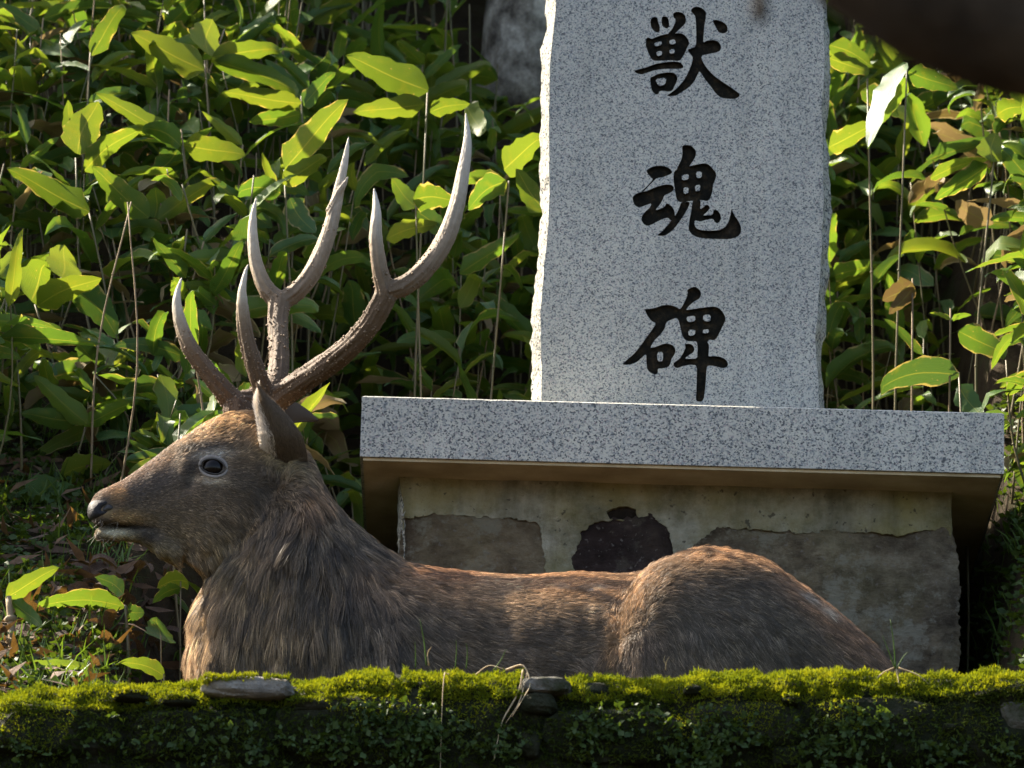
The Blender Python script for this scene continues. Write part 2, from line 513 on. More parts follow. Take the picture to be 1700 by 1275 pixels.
# body: front skin plus rough split sides and back
sv = [(v.x, ST_Y, v.y) for v in rv]
sf = list(front_f)
smi = [0] * len(sf)
NO = len(outline)
ND = 14
ring0 = len(sv)
DEP = 0.20
for j in range(0, ND + 1):
    d = j / ND
    for i, (x, z) in enumerate(outline):
        sgn = -1 if i <= NZ else (1 if i > NZ + 11 else 0)
        chip = 0.0
        if j > 0:
            chip = 0.008 * (1 - (1 - min(1, d * 3)) ** 2) + 0.010 * noise.noise((x * 3, d * 6, z * 14)) + 0.006 * noise.noise((x * 3 + 4, d * 22, z * 40))
        bul = 0.006 * math.sin(math.pi * d)
        sv.append((x + sgn * (chip + bul), ST_Y + DEP * d, z + (chip if sgn == 0 else 0)))
for j in range(ND):
    for i in range(NO):
        a = ring0 + j * NO + i
        b = ring0 + j * NO + (i + 1) % NO
        sf.append((a, b, b + NO, a + NO))
        smi.append(1)
sf.append(tuple(ring0 + ND * NO + i for i in range(NO))[::-1])
smi.append(1)
so = mesh_obj('stele', sv, sf, M['granite_stele'], monument)
so.data.materials.append(M['granite_rough'])
so.data.polygons.foreach_set('material_index', smi)

t = NT('black paint in the carving')
worn = t.noise(55, 6, 0.7)
b = t.bsdf(t.ramp(worn, [(0.3, (0.004, 0.004, 0.003)), (0.5, (0.010, 0.009, 0.006)), (0.62, (0.028, 0.020, 0.011)), (0.75, (0.05, 0.05, 0.042))]), 0.8, 0.08, t.noise(160, 5), 0.002)
M['carve'] = t.done(b)
for gi in range(3):
    fsx = gl_f[gi]
    ec = {}
    for f in fsx:
        for a, b2 in ((f[0], f[1]), (f[1], f[2]), (f[2], f[0])):
            ec[(a, b2)] = 1
    vmap, gv, gf = {}, [], []

    def gid(i, back):
        k = (i, back)
        if k not in vmap:
            vmap[k] = len(gv)
            gv.append((rv[i].x, ST_Y + (REC if back else 0.0), rv[i].y))
        return vmap[k]
    for f in fsx:
        gf.append(tuple(gid(i, True) for i in f))
    for (a, b2) in ec:
        if (b2, a) not in ec:
            gf.append((gid(a, False), gid(b2, False), gid(b2, True), gid(a, True)))
    mesh_obj('carved_character', gv, gf, M['carve'], monument)

# slab
sv2, sf2 = [], []
NS = 120
for i in range(NS + 1):
    x = X0 + (X1 - X0) * i / NS
    wr = 0.0012 * noise.noise((x * 40, 2, 2)) + (0.004 * max(0, noise.noise((x * 14, 5, 5)) - 0.35))
    for y, z in ((0.0, ZB), (0.0, ZT - 0.0035 - abs(wr)), (0.0065 + abs(wr), ZT), (SLAB_D - 0.006, ZT), (SLAB_D, ZT - 0.004), (SLAB_D, ZB)):
        xx = x
        if i in (0, NS) and z == ZT:
            xx += 0.005 * (1 if i == 0 else -1)
        sv2.append((xx, y, z))
for i in range(NS):
    for j in range(6):
        a, b2 = i * 6 + j, i * 6 + (j + 1) % 6
        sf2.append((a, a + 6, b2 + 6, b2))
sf2.append(tuple(range(6)))
sf2.append(tuple(NS * 6 + k for k in range(6))[::-1])
mesh_obj('slab', sv2, sf2, M['granite_slab'], monument)
t = NT('bounce-tinted slab underside')  # tan raised in the colour to stand in for warm bounced light
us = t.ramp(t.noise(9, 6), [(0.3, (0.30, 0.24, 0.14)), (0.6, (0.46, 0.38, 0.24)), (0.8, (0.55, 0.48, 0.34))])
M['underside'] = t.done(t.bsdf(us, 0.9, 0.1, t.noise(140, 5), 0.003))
bm = bmesh.new()
bmesh.ops.create_cube(bm, size=1.0)
for v in bm.verts:
    v.co = Vector((X0 + .006 if v.co.x < 0 else X1 - .006, 0.006 if v.co.y < 0 else SLAB_D - .006, ZB - 0.006 if v.co.z < 0 else ZB - 0.0005))
bm_obj('slab_underside', bm, M['underside'], monument)

# base: core, mortar coat with irregular lower edge, three big stones
BY = 0.115
BL, BR = P(668, 900, BY).x, P(1583, 950, BY).x
base = thing('rubble_plinth', 'rough rubble stone base under the granite slab, patched with lichened mortar', 'plinth', ((BL + BR) / 2, BY + 0.3, GZ))
t = NT('lichened mortar')
co = t.coord()
n1, n2 = t.noise(13, 10, 0.74), t.noise(4.5, 6)
c = t.ramp(n1, [(0.30, (0.09, 0.085, 0.05)), (0.44, (0.19, 0.18, 0.125)), (0.58, (0.32, 0.305, 0.23)), (0.74, (0.46, 0.44, 0.36))])
c = t.mix(t.ramp(n2, [(0.40, (0, 0, 0)), (0.62, (.85, .85, .85))]), c, (0.25, 0.215, 0.075))
mp = t.n('ShaderNodeMapping')
mp.inputs['Scale'].default_value = (14, 14, 1.6)
t.l(co, mp.inputs[0])
c = t.mix(t.ramp(t.noise(1.0, 5, 0.6, mp.outputs[0]), [(0.5, (0, 0, 0)), (0.75, (.65, .65, .65))]), c, (0.06, 0.055, 0.03))
c = t.mix(t.ramp(t.noise(70, 3), [(0.64, (0, 0, 0)), (0.70, (.8, .8, .8))]), c, (0.05, 0.045, 0.035))
M['mortar'] = t.done(t.bsdf(c, 0.95, 0.1, t.noise(60, 9, 0.7), 0.012))


def rock(name, stops, lich=0.5):
    t = NT(name)
    mp = t.n('ShaderNodeMapping')
    mp.inputs['Scale'].default_value = (0.9, 0.9, 1.25)
    t.l(t.coord(), mp.inputs[0])
    c = t.ramp(t.noise(13, 10, 0.75, mp.outputs[0]), stops)
    c = t.mix(1.0, c, t.ramp(t.noise(3.6, 6, 0.6), [(0.36, (0.42, 0.38, 0.36)), (0.5, (0.85, 0.82, 0.78)), (0.66, (1.15, 1.12, 1.02))]), 'MULTIPLY')
    c = t.mix(t.ramp(t.noise(7, 5), [(0.5, (0, 0, 0)), (0.75, (lich,) * 3)]), c, (0.17, 0.15, 0.07))
    c = t.mix(t.ramp(t.noise(90, 3), [(0.62, (0, 0, 0)), (0.7, (.5, .5, .5))]), c, (0.30, 0.27, 0.24))
    c = t.mix(t.ramp(t.noise(10, 9, 0.72), [(0.53, (0, 0, 0)), (0.60, (lich * 1.3,) * 3)]), c, (0.34, 0.32, 0.24))
    return t.done(t.bsdf(c, 0.9, 0.15, t.noise(34, 10, 0.78, mp.outputs[0]), 0.035))


M['rock_brown'] = rock('brown base stone', [(0.34, (0.11, 0.085, 0.055)), (0.5, (0.27, 0.215, 0.14)), (0.68, (0.42, 0.36, 0.25))])
M['rock_red'] = rock('dark reddish base stone', [(0.34, (0.035, 0.025, 0.024)), (0.52, (0.085, 0.062, 0.058)), (0.7, (0.15, 0.115, 0.105))], 0.12)
M['rock_grey'] = rock('grey base stone', [(0.34, (0.07, 0.055, 0.04)), (0.5, (0.22, 0.185, 0.13)), (0.66, (0.42, 0.37, 0.27))], 0.6)
M['hole'] = plain('dark gap', [(0.3, (0.015, 0.012, 0.01)), (0.7, (0.035, 0.028, 0.022))], 30, 0.95, 0.05, 80, 0.01)


def jag(pts, step=5.0, amp=2.4, seed=0, closed=True):
    out = []
    n = len(pts)
    for i in range(n if closed else n - 1):
        a, b = pts[i], pts[(i + 1) % n]
        L = math.hypot(b[0] - a[0], b[1] - a[1])
        m = max(1, int(L / step))
        for k in range(m):
            q = k / m
            x, y = a[0] + (b[0] - a[0]) * q, a[1] + (b[1] - a[1]) * q
            out.append((x + amp * noise.noise((x * .09, y * .09, seed)) + amp * .6 * noise.noise((x * .3, y * .3, seed + 3)),
                        y + amp * noise.noise((x * .09, y * .09, seed + 9)) + amp * .6 * noise.noise((x * .3, y * .3, seed + 5))))
    if not closed:
        out.append(pts[-1])
    return out


ST_POLY = {
    'brown': [(672, 862), (720, 853), (790, 856), (850, 862), (890, 866), (899, 890), (905, 930), (905, 1480), (655, 1480), (662, 930)],
    'red': [(965, 885), (985, 868), (1030, 862), (1075, 858), (1100, 868), (1115, 890), (1117, 930), (1112, 1480), (950, 1480), (952, 930)],
    'grey': [(1150, 905), (1175, 888), (1200, 874), (1260, 880), (1330, 885), (1380, 880), (1440, 884), (1500, 889), (1540, 880), (1576, 878), (1584, 905), (1588, 960), (1588, 1480), (1140, 1480)],
}
HOLE = [(1012, 862), (1008, 848), (1030, 839), (1055, 842), (1060, 858), (1085, 856), (1080, 864)]
polys = {k: jag(v, 4, 5.0, i * 7.7) for i, (k, v) in enumerate(ST_POLY.items())}
hole = jag(HOLE, 4, 2, 31)


def xz(p, y):
    q = P(p[0], p[1], y)
    return (q.x, q.z)


rim = jag([(662, 780), (900, 780), (1200, 790), (1584, 800), (1580, 830), (1579, 900), (1577, 960), (1577, 1480)], 6, 1.6, 50, False) + \
      jag([(900, 1480), (664, 1480), (660, 960), (668, 900), (670, 840), (664, 800), (662, 780)], 6, 1.6, 53, False)
MY = BY - 0.004
cv2, ce = [], []
loops = {'rim': [xz(p, MY) for p in rim]}
for k, v in polys.items():
    loops[k] = [xz(p, MY) for p in v]
loops['hole'] = [xz(p, MY) for p in hole]
for v in loops.values():
    add_loop(v)
# inner grid points so that the coat can be uneven
for i in range(70):
    for j in range(26):
        cv2.append(Vector((BL + (BR - BL) * (i + random.random()) / 70, GZ + (ZB - GZ) * (j + random.random()) / 26)))
rv, _, rf, _, _, _ = delaunay_2d_cdt(cv2, ce, [], 0, 1e-6)
mf = []
for f in rf:
    c = (sum(rv[i].x for i in f) / 3, sum(rv[i].y for i in f) / 3)
    if in_poly(c, loops['rim']) and not any(in_poly(c, loops[k]) for k in loops if k != 'rim'):
        mf.append(tuple(f))
used = {}
mv, mq = [], []


def mid_(i, back):
    if (i, back) not in used:
        used[(i, back)] = len(mv)
        x, z = rv[i].x, rv[i].y
        mv.append((x, BY + 0.03 if back else MY + 0.010 * noise.noise((x * 9, z * 9, 2)) + 0.003 * noise.noise((x * 40, z * 40, 2)), z))
    return used[(i, back)]


es = set()
for f in mf:
    mq.append(tuple(mid_(i, False) for i in f))
    for a, b2 in ((f[0], f[1]), (f[1], f[2]), (f[2], f[0])):
        es.add((a, b2))
for a, b2 in es:
    if (b2, a) not in es:
        mq.append((mid_(a, False), mid_(b2, False), mid_(b2, True), mid_(a, True)))
mesh_obj('mortar_coat', mv, mq, M['mortar'], base)
# rubble core behind, with a rough left flank that takes the sun
NZc, NYc = 40, 30
cvs, cfs = [], []
for side, bx in ((-1, BL + 0.004), (1, BR - 0.006)):
    o_ = len(cvs)
    for i in range(NZc + 1):
        for j in range(NYc + 1):
            z = GZ - 0.1 + (ZB - 0.008 - GZ + 0.1) * i / NZc
            y = BY + 0.012 + 0.6 * j / NYc
            n_ = 0.010 * noise.noise((z * 14, y * 14, side)) + 0.006 * noise.noise((z * 45, y * 45, side))
            cvs.append((bx + side * (n_ + 0.004), y, z))
    for i in range(NZc):
        for j in range(NYc):
            a = o_ + i * (NYc + 1) + j
            cfs.append((a, a + 1, a + NYc + 2, a + NYc + 1))
nL = (NZc + 1) * (NYc + 1)
for i in range(NZc):
    for j in (0, NYc):
        a = i * (NYc + 1) + j
        cfs.append((a, a + NYc + 1, a + nL + NYc + 1, a + nL))
for j in range(NYc):
    a = NZc * (NYc + 1) + j
    cfs.append((a, a + 1, a + nL + 1, a + nL))
co_ = mesh_obj('rubble_core', cvs, cfs, M['mortar'], base)


def stone_face(poly_px, y, mat, depth, seed, bulge=0.012):
    pl = [xz(p, y) for p in poly_px]
    global cv2, ce
    cv2, ce = [], []
    add_loop(pl)
    x0, x1 = min(p[0] for p in pl), max(p[0] for p in pl)
    z0, z1 = min(p[1] for p in pl), max(p[1] for p in pl)
    st = 0.012
    for i in range(int((x1 - x0) / st)):
        for j in range(int((z1 - z0) / st)):
            cv2.append(Vector((x0 + (i + random.random()) * st, z0 + (j + random.random()) * st)))
    r, _, fcs, _, _, _ = delaunay_2d_cdt(cv2, ce, [], 0, 1e-6)
    fcs = [f for f in fcs if in_poly((sum(r[i].x for i in f) / 3, sum(r[i].y for i in f) / 3), pl)]
    nb = len(pl)
    vv = []
    for i, p in enumerate(r):
        ed = min((p.x - q[0]) ** 2 + (p.y - q[1]) ** 2 for q in pl[::3]) ** .5
        k = min(1, ed / 0.03)
        vv.append((p.x, y + 0.003 * (1 - k) ** 2 - bulge * k * (0.5 + 0.8 * noise.noise((p.x * 11, p.y * 11, seed))) - 0.004 * noise.noise((p.x * 40, p.y * 40, seed)) * k, p.y))
    ff = [tuple(f) for f in fcs]
    e2 = set()
    for f in ff:
        for a, b2 in ((f[0], f[1]), (f[1], f[2]), (f[2], f[0])):
            e2.add((a, b2))
    bk = {}
    for a, b2 in list(e2):
        if (b2, a) not in e2:
            for i in (a, b2):
                if i not in bk:
                    bk[i] = len(vv)
                    vv.append((r[i].x, y + depth, r[i].y))
            ff.append((a, b2, bk[b2], bk[a]))
    return mesh_obj('stone', vv, ff, mat, base, smooth=False)


def shrink(pl, k=1.02):
    cx, cy = sum(p[0] for p in pl) / len(pl), sum(p[1] for p in pl) / len(pl)
    return [(cx + (p[0] - cx) * k, cy + (p[1] - cy) * (0.5 + k / 2)) for p in pl]


for i, (k, mt, lb) in enumerate((('brown', 'rock_brown', 'brown lichened block at the left end'), ('red', 'rock_red', 'dark reddish round-topped stone in the middle'), ('grey', 'rock_grey', 'large weathered grey block at the right end'))):
    so_ = stone_face(shrink(polys[k]), BY - 0.001, M[mt], 0.02, i * 5.5, 0.010)
    so_['label'] = lb
ev_, ef_ = [], []
NR = 90
for i in range(NR + 1):
    py_ = 778 + (1480 - 778) * i / NR
    n1_ = noise.noise((py_ * .035, 1, 1)) * 3.5 + noise.noise((py_ * .13, 4, 1)) * 2.2
    for j, (dx_, dy_) in enumerate(((10, -.003), (6.5, .004), (3.5, .016), (1.0, .035), (-1.0, .06), (-1.5, .10))):
        k_ = noise.noise((py_ * .12, j * 1.7, 3)) * 2.6 + noise.noise((py_ * .4, j * 2.9, 3)) * 1.2
        ev_.append(P(662 + dx_ + (n1_ if j < 4 else 0) + k_, py_, MY + dy_ + 0.002 * k_))
ne_ = 6
ef_ = [(i * ne_ + j, i * ne_ + j + 1, (i + 1) * ne_ + j + 1, (i + 1) * ne_ + j) for i in range(NR) for j in range(ne_ - 1)]
eo_ = mesh_obj('rough_edge', ev_, ef_, M['granite_rough'], base)
hb = mesh_obj('gap_shade', [(P(x, y, BY + 0.009)) for x, y in ((995, 830), (1100, 830), (1100, 880), (995, 880))], [(0, 1, 2, 3)], M['hole'], base)  # dark sheet close behind the mortar hole, painted for its deep shade

# ------------------------------------------------------------------ the mossy wall in front
TOP = [(-700, 1160), (-200, 1152), (0, 1150), (60, 1143), (120, 1137), (200, 1132), (280, 1130), (330, 1127), (440, 1121), (540, 1124), (600, 1111), (690, 1103), (760, 1108), (850, 1112),
       (920, 1114), (1000, 1113), (1100, 1115), (1200, 1109), (1300, 1110), (1400, 1107), (1500, 1108), (1600, 1110), (1700, 1110), (2000, 1108), (2500, 1112)]
wall = thing('mossy_wall', 'low retaining wall of stones thick with yellow-green moss in front of the stag', 'wall', (0, WALL_Y, -1.1))


def top_z(x):
    px = 850 + x / (0.001075)
    return P(px, interp(TOP, px), WALL_Y).z


def wall_pt(x, s):
    """profile: s 0..1 up the face, 1..2 across the top"""
    tz = top_z(x) - 0.006
    if s <= 0.72:
        y, z = WALL_Y - 0.02, -1.2 + (tz - 0.055 + 1.2) * s / 0.72
    elif s <= 1.0:
        a = (s - 0.72) / 0.28 * math.pi / 2
        y, z = WALL_Y - 0.02 + 0.085 * (1 - math.cos(a)), tz - 0.055 + 0.055 * math.sin(a)
    else:
        y, z = WALL_Y + 0.065 + (s - 1.0) * 0.2, tz - 0.07 * max(0, s - 1.5)
    return y, z


svals = list(np.linspace(0, 0.6, 7)) + list(np.linspace(0.62, 1.0, 26)) + list(np.linspace(1.04, 2.0, 10))
wx = list(np.linspace(-6, -1.4, 40)) + list(np.arange(-1.39, 1.39, 0.013)) + list(np.linspace(1.4, 6, 40))
wv, wf = [], []
for x in wx:
    for s in svals:
        y, z = wall_pt(x, s)
        n_ = 0.012 * noise.noise((x * 6, y * 6, z * 6)) + 0.012 * noise.noise((x * 19, y * 19, z * 19)) + 0.007 * noise.noise((x * 55, y * 55, z * 55))
        k = 1.0 if s < 0.8 else 0.6
        wv.append((x, y - n_ * k * 1.3, z + n_ * k * (0.6 if s > .8 else 0.1)))
ns = len(svals)
for i in range(len(wx) - 1):
    for j in range(ns - 1):
        a = i * ns + j
        wf.append((a, a + ns, a + ns + 1, a + 1))
wb = mesh_obj('wall_body', wv, wf, M['wall_stone'], wall, smooth=True)


def boulder(px, py, wpx, hpx, dep, mat, seed, y=WALL_Y - 0.012, sink=0.0):
    c = P(px, py, y)
    bm = bmesh.new()
    bmesh.ops.create_icosphere(bm, subdivisions=3, radius=1.0)
    k = 0.001075
    for v in bm.verts:
        d = v.co.copy()
        d = Vector([math.copysign(abs(q) ** 0.62, q) for q in d])
        n_ = 1 + 0.14 * noise.noise(v.co * 1.6 + Vector((seed, 0, 0))) + 0.06 * noise.noise(v.co * 5 + Vector((seed, 3, 0)))
        v.co = c + Vector((d.x * wpx * k / 2, d.y * dep / 2, d.z * hpx * k / 2)) * n_
    return bm_obj('stone', bm, mat, wall)


BARE = [(415, 1146, 150, 34), (300, 1168, 60, 18), (220, 1160, 60, 18), (905, 1143, 84, 30), (893, 1172, 60, 34), (1150, 1152, 34, 16), (1312, 1166, 30, 16), (1690, 1195, 60, 52), (1305, 1262, 50, 40), (880, 1240, 34, 44), (515, 1175, 70, 22), (1575, 1215, 26, 18)]
for i, (px, py, a, b2) in enumerate(BARE):
    boulder(px, py, a, b2, 0.07 if i else 0.085, M['bare_stone'] if i == 0 else M['grey_stone'] if i in (3, 7) else M['wall_stone'], i * 3.1)
for i, (px, py, a, b2) in enumerate([(90, 1215, 210, 90), (330, 1225, 220, 95), (600, 1215, 260, 110), (1020, 1225, 230, 95), (1240, 1210, 190, 80), (1460, 1220, 230, 110), (1640, 1230, 150, 80)]):
    boulder(px, py, a, b2, 0.06, M['wall_stone'], 40 + i * 3.1)

dg = bpy.context.evaluated_depsgraph_get()


def blades(name, roots, dirs, lens, wid, mat, parent=None, up=None, bend=0.3, seg=1):
    """many thin leaf-like blades as one mesh"""
    roots, dirs = np.asarray(roots, float), np.asarray(dirs, float)
    lens, wid = np.asarray(lens, float)[:, None], np.asarray(wid, float)[:, None]
    n = len(roots)
    r = RNG.normal(size=(n, 3))
    side = np.cross(dirs, r)
    side /= np.linalg.norm(side, axis=1, keepdims=True) + 1e-9
    nrm = np.cross(side, dirs)
    if seg == 1:
        v = np.stack([roots - side * wid / 2, roots + side * wid / 2, roots + dirs * lens + nrm * lens * bend], 1).reshape(-1, 3)
        f = np.arange(n * 3).reshape(-1, 3)
    else:
        m1 = roots + dirs * lens * 0.5
        v = np.stack([roots - side * wid * .15, roots + side * wid * .15, m1 + side * wid / 2, m1 - side * wid / 2, roots + dirs * lens + nrm * lens * bend], 1).reshape(-1, 3)
        b_ = np.arange(n)[:, None] * 5
        f = np.concatenate([np.concatenate([b_, b_ + 1, b_ + 2], 1), np.concatenate([b_, b_ + 2, b_ + 3], 1), np.concatenate([b_ + 3, b_ + 2, b_ + 4], 1)])
    me = bpy.data.meshes.new(name)
    me.vertices.add(len(v))
    me.vertices.foreach_set('co', v.ravel().astype(np.float32))
    me.loops.add(f.size)
    me.loops.foreach_set('vertex_index', f.ravel().astype(np.int32))
    me.polygons.add(len(f))
    me.polygons.foreach_set('loop_start', np.arange(0, f.size, 3, dtype=np.int32))
    me.polygons.foreach_set('loop_total', np.full(len(f), 3, dtype=np.int32))
    me.update(calc_edges=True)
    return link(name, me, mat, parent)


def unit(a):
    return a / (np.linalg.norm(a, axis=1, keepdims=True) + 1e-9)


face_v, face_f = [], []
for o_ in [c for c in wall.children if c.type == 'MESH']:
    n0 = len(face_v)
    face_v.extend(tuple(v.co) for v in o_.data.vertices)
    face_f.extend(tuple(q + n0 for q in p.vertices) for p in o_.data.polygons)
FACE = BVHTree.FromPolygons(face_v, face_f)
# moss: cushions of short shoots over the top and upper face
bare_px = [(415, 1146, 78, 17), (905, 1140, 46, 22), (893, 1172, 38, 20), (1690, 1195, 30, 26), (880, 1240, 16, 20), (300, 1168, 30, 8), (220, 1160, 30, 8), (515, 1175, 34, 10), (1150, 1152, 16, 8)]
r1, d1, l1, r2, d2, l2 = [], [], [], [], [], []
NM = 210000
for i in range(NM):
    x = random.uniform(-1.12, 1.12) if i < NM * .93 else random.uniform(-3, 3)
    s = random.uniform(0.56, 1.40)
    y, z = wall_pt(x, s)
    px, py = 850 + x / 0.001075, 0
    n_ = 0.012 * noise.noise((x * 6, y * 6, z * 6)) + 0.012 * noise.noise((x * 19, y * 19, z * 19)) + 0.007 * noise.noise((x * 55, y * 55, z * 55))
    k = 1.0 if s < 0.8 else 0.6
    p = Vector((x, y - n_ * k * 1.3, z + n_ * k * (0.6 if s > .8 else 0.1)))
    if s < 0.93:
        hit = FACE.ray_cast(Vector((x, -1.4, p.z)), Vector((0, 1, 0)))
        if hit[0] is not None:
            p = hit[0] + Vector((0, -0.002, 0))
    qx, qy = proj(p)
    if any(((qx - a) / c) ** 2 + ((qy - b2) / d) ** 2 < 1.0 + 0.5 * noise.noise((qx * .05, qy * .05, 0)) for a, b2, c, d in bare_px):
        continue
    cov = noise.noise((x * 9, 3, z * 16)) * .6 + noise.noise((x * 30, 7, z * 30)) * .45
    lim = 0.71 - 0.15 * noise.noise((x * 3.1, 1, 1)) - 0.09 * noise.noise((x * 11, 1, 1))
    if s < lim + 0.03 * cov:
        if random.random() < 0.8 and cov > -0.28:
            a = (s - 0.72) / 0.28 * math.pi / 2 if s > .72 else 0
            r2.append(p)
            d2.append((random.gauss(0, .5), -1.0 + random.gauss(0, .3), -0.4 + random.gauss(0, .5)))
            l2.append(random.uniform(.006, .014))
        continue
    if cov < -0.42:
        continue
    a = (min(s, 1.0) - 0.72) / 0.28 * math.pi / 2
    hump = 0.016 * max(0, 0.9 * noise.noise((x * 8, 2, 2))) + 0.015 * max(0, 0.35 + noise.noise((x * 26, y * 26, 5)) + 0.6 * noise.noise((x * 60, y * 60, 8)))
    nn = Vector((0, -math.cos(a), math.sin(a)))
    r1.append(p + nn * hump * random.uniform(0.3, 1.0))
    d1.append((random.gauss(0, .7), nn.y + random.gauss(0, .6), nn.z + .35 + random.gauss(0, .6)))
    l1.append(random.uniform(.003, .009))
mo = blades('moss', r1, unit(np.array(d1)), l1, np.array(l1) * 0.42, M['moss'], wall, bend=0.25)
mo['kind'] = 'stuff'
mo = blades('shaded_moss', r2, unit(np.array(d2)), l2, np.array(l2) * 0.3, M['moss_dark'], wall, bend=0.25)
mo['kind'] = 'stuff'
# creeping small-leaved weed on the face of the wall
r1, d1, l1 = [], [], []
for cx, cy, sp, n in [(640, 1190, 70, 260), (700, 1225, 70, 220), (560, 1235, 60, 120), (990, 1215, 50, 120), (1200, 1215, 60, 160), (1160, 1250, 60, 150), (1380, 1235, 60, 160), (1450, 1200, 50, 110),
                      (1560, 1260, 60, 120), (300, 1220, 80, 90), (180, 1235, 90, 60), (830, 1230, 50, 90), (1080, 1190, 60, 60), (20, 1240, 40, 40), (1660, 1250, 50, 60), (420, 1240, 70, 80)]:
    for _ in range(n):
        px, py = random.gauss(cx, sp * .55), random.gauss(cy, sp * .38)
        if py < 1165 or random.random() < .3:
            continue
        c = P(px, py, WALL_Y - 0.045 - random.uniform(0, 0.012))
        for k in range(3):
            a = random.uniform(0, 6.28)
            r1.append(c)
            d1.append((math.cos(a), -0.35, math.sin(a) + .1))
            l1.append(random.uniform(.005, .010) * (1.7 if random.random() < .2 else 1.0))
cr = blades('creeping_weed', r1, unit(np.array(d1)), l1, np.array(l1) * 0.75, M['weed'], None, bend=0.1, seg=2)
cr['kind'] = 'stuff'
cr['label'] = 'small round-leaved weeds creeping over the shaded wall face'


def tube(bm, pts, radii, n=8, cap=True):
    rings = []
    prev = None
    for i, p in enumerate(pts):
        p = Vector(p)
        tg = (Vector(pts[min(i + 1, len(pts) - 1)]) - Vector(pts[max(i - 1, 0)])).normalized()
        if prev is None:
            a = tg.cross(Vector((0, 1, 0.01)))
            if a.length < 1e-3:
                a = tg.cross(Vector((1, 0, 0)))
        else:
            a = prev - tg * prev.dot(tg)
        a.normalize()
        prev = a
        b2 = tg.cross(a)
        rings.append([bm.verts.new(p + (a * math.cos(2 * math.pi * k / n) + b2 * math.sin(2 * math.pi * k / n)) * radii[i]) for k in range(n)])
    for i in range(len(rings) - 1):
        for k in range(n):
            bm.faces.new((rings[i][k], rings[i][(k + 1) % n], rings[i + 1][(k + 1) % n], rings[i + 1][k]))
    if cap:
        bm.faces.new(rings[0][::-1])
        bm.faces.new(rings[-1])
    return rings


def spline(pts, n=6):
    """Catmull-Rom through points of any dimension"""
    pts = [np.array(p, float) for p in pts]
    q = [2 * pts[0] - pts[1]] + pts + [2 * pts[-1] - pts[-2]]
    out = []
    for i in range(1, len(q) - 2):
        for k in range(n):
            t_ = k / n
            a, b2, c, d = q[i - 1], q[i], q[i + 1], q[i + 2]
            out.append(0.5 * ((2 * b2) + (-a + c) * t_ + (2 * a - 5 * b2 + 4 * c - d) * t_ ** 2 + (-a + 3 * b2 - 3 * c + d) * t_ ** 3))
    out.append(pts[-1])
    return out


# ------------------------------------------------------------------ bamboo grass
def leaf_mesh(name, wr, arch, fold, twist, seed, torn=False, nL=11, nW=4):
    rs = random.Random(seed)
    vs, uv, fs = [], [], []
    y = z = 0.0
    ang = arch * 0.55
    kink = rs.uniform(0.4, 0.8) if rs.random() < 0.45 else 9
    for i in range(nL + 1):
        t_ = i / nL
        wdt = wr * 0.5 * (min(1.0, t_ / 0.16) ** 0.7) * (max(0.0, 1 - t_) ** 0.62) * (1 + 0.5 * t_) * 0.95
        if i == 0:
            wdt = wr * 0.05
        tw = twist * t_
        for j in range(nW + 1):
            u = (j / nW - 0.5) * 2
            wv_ = (0.008 * math.sin(t_ * 17 + seed + u * 2) + 0.007 * math.sin(t_ * 31 + seed * 3 - u * 3)) * abs(u)
            wdt_j = 1 + (0.10 * math.sin(t_ * 23 + seed * 1.7 + (2 if u > 0 else 0)) if abs(u) > .9 else 0)
            lx = wdt * u * wdt_j
            lz = fold * abs(u) * wdt + wv_
            if torn and t_ > .75 and u > 0:
                lx *= 0.4
            x_ = lx * math.cos(tw) - lz * math.sin(tw)
            z_ = lx * math.sin(tw) + lz * math.cos(tw)
            vs.append((x_ + 0.02 * math.sin(t_ * 5 + seed), y - z_ * math.sin(ang), z + z_ * math.cos(ang)))
            uv.append((j / nW, t_))
        if t_ >= kink:
            ang -= arch * 0.55
            kink = 9
        ang -= arch * (1.3 if t_ > 0.3 else 0.6) / nL
        y += math.cos(ang) / nL
        z += math.sin(ang) / nL
    for i in range(nL):
        for j in range(nW):
            a = i * (nW + 1) + j
            fs.append((a, a + 1, a + nW + 2, a + nW + 1))
    return vs, fs, uv


LEAF = []
rl = random.Random(5)
for k in range(22):
    LEAF.append(leaf_mesh('leaf', rl.uniform(0.20, 0.33), rl.uniform(0.05, 1.4), rl.uniform(0.05, 0.7), rl.uniform(-1.0, 1.0), k * 2.3 + 1, k % 6 == 3))
FLAT = [leaf_mesh('leaf', 0.34, a, 0.22, tw, 50 + i * 3) for i, (a, tw) in enumerate(((0.25, 0.1), (0.6, 0.25), (0.4, -0.3), (0.9, 0.0)))]


def to_mesh(data, mat, name='leaf'):
    me = bpy.data.meshes.new(name)
    me.from_pydata(data[0], [], data[1])
    ul = me.uv_layers.new(name='UVMap')
    li = np.empty(len(me.loops), dtype=np.int32)
    me.loops.foreach_get('vertex_index', li)
    ul.data.foreach_set('uv', np.asarray(data[2], dtype=np.float32)[li].ravel())
    me.polygons.foreach_set('use_smooth', [True] * len(me.polygons))
    me.materials.append(mat)
    return me


LEAF_ME = {(k, m): to_mesh(LEAF[k], M[m]) for k in range(len(LEAF)) for m in ('leaf', 'leaf_dark', 'leaf_dry', 'leaf_bright')}
FLAT_ME = {(k, m): to_mesh(FLAT[k], M[m]) for k in range(len(FLAT)) for m in ('leaf', 'leaf_dark', 'leaf_dry', 'leaf_bright')}


def frame(yv, zv):
    yv = Vector(yv).normalized()
    xv = yv.cross(Vector(zv)).normalized()
    z2 = xv.cross(yv)
    return Matrix((xv, yv, z2)).transposed()


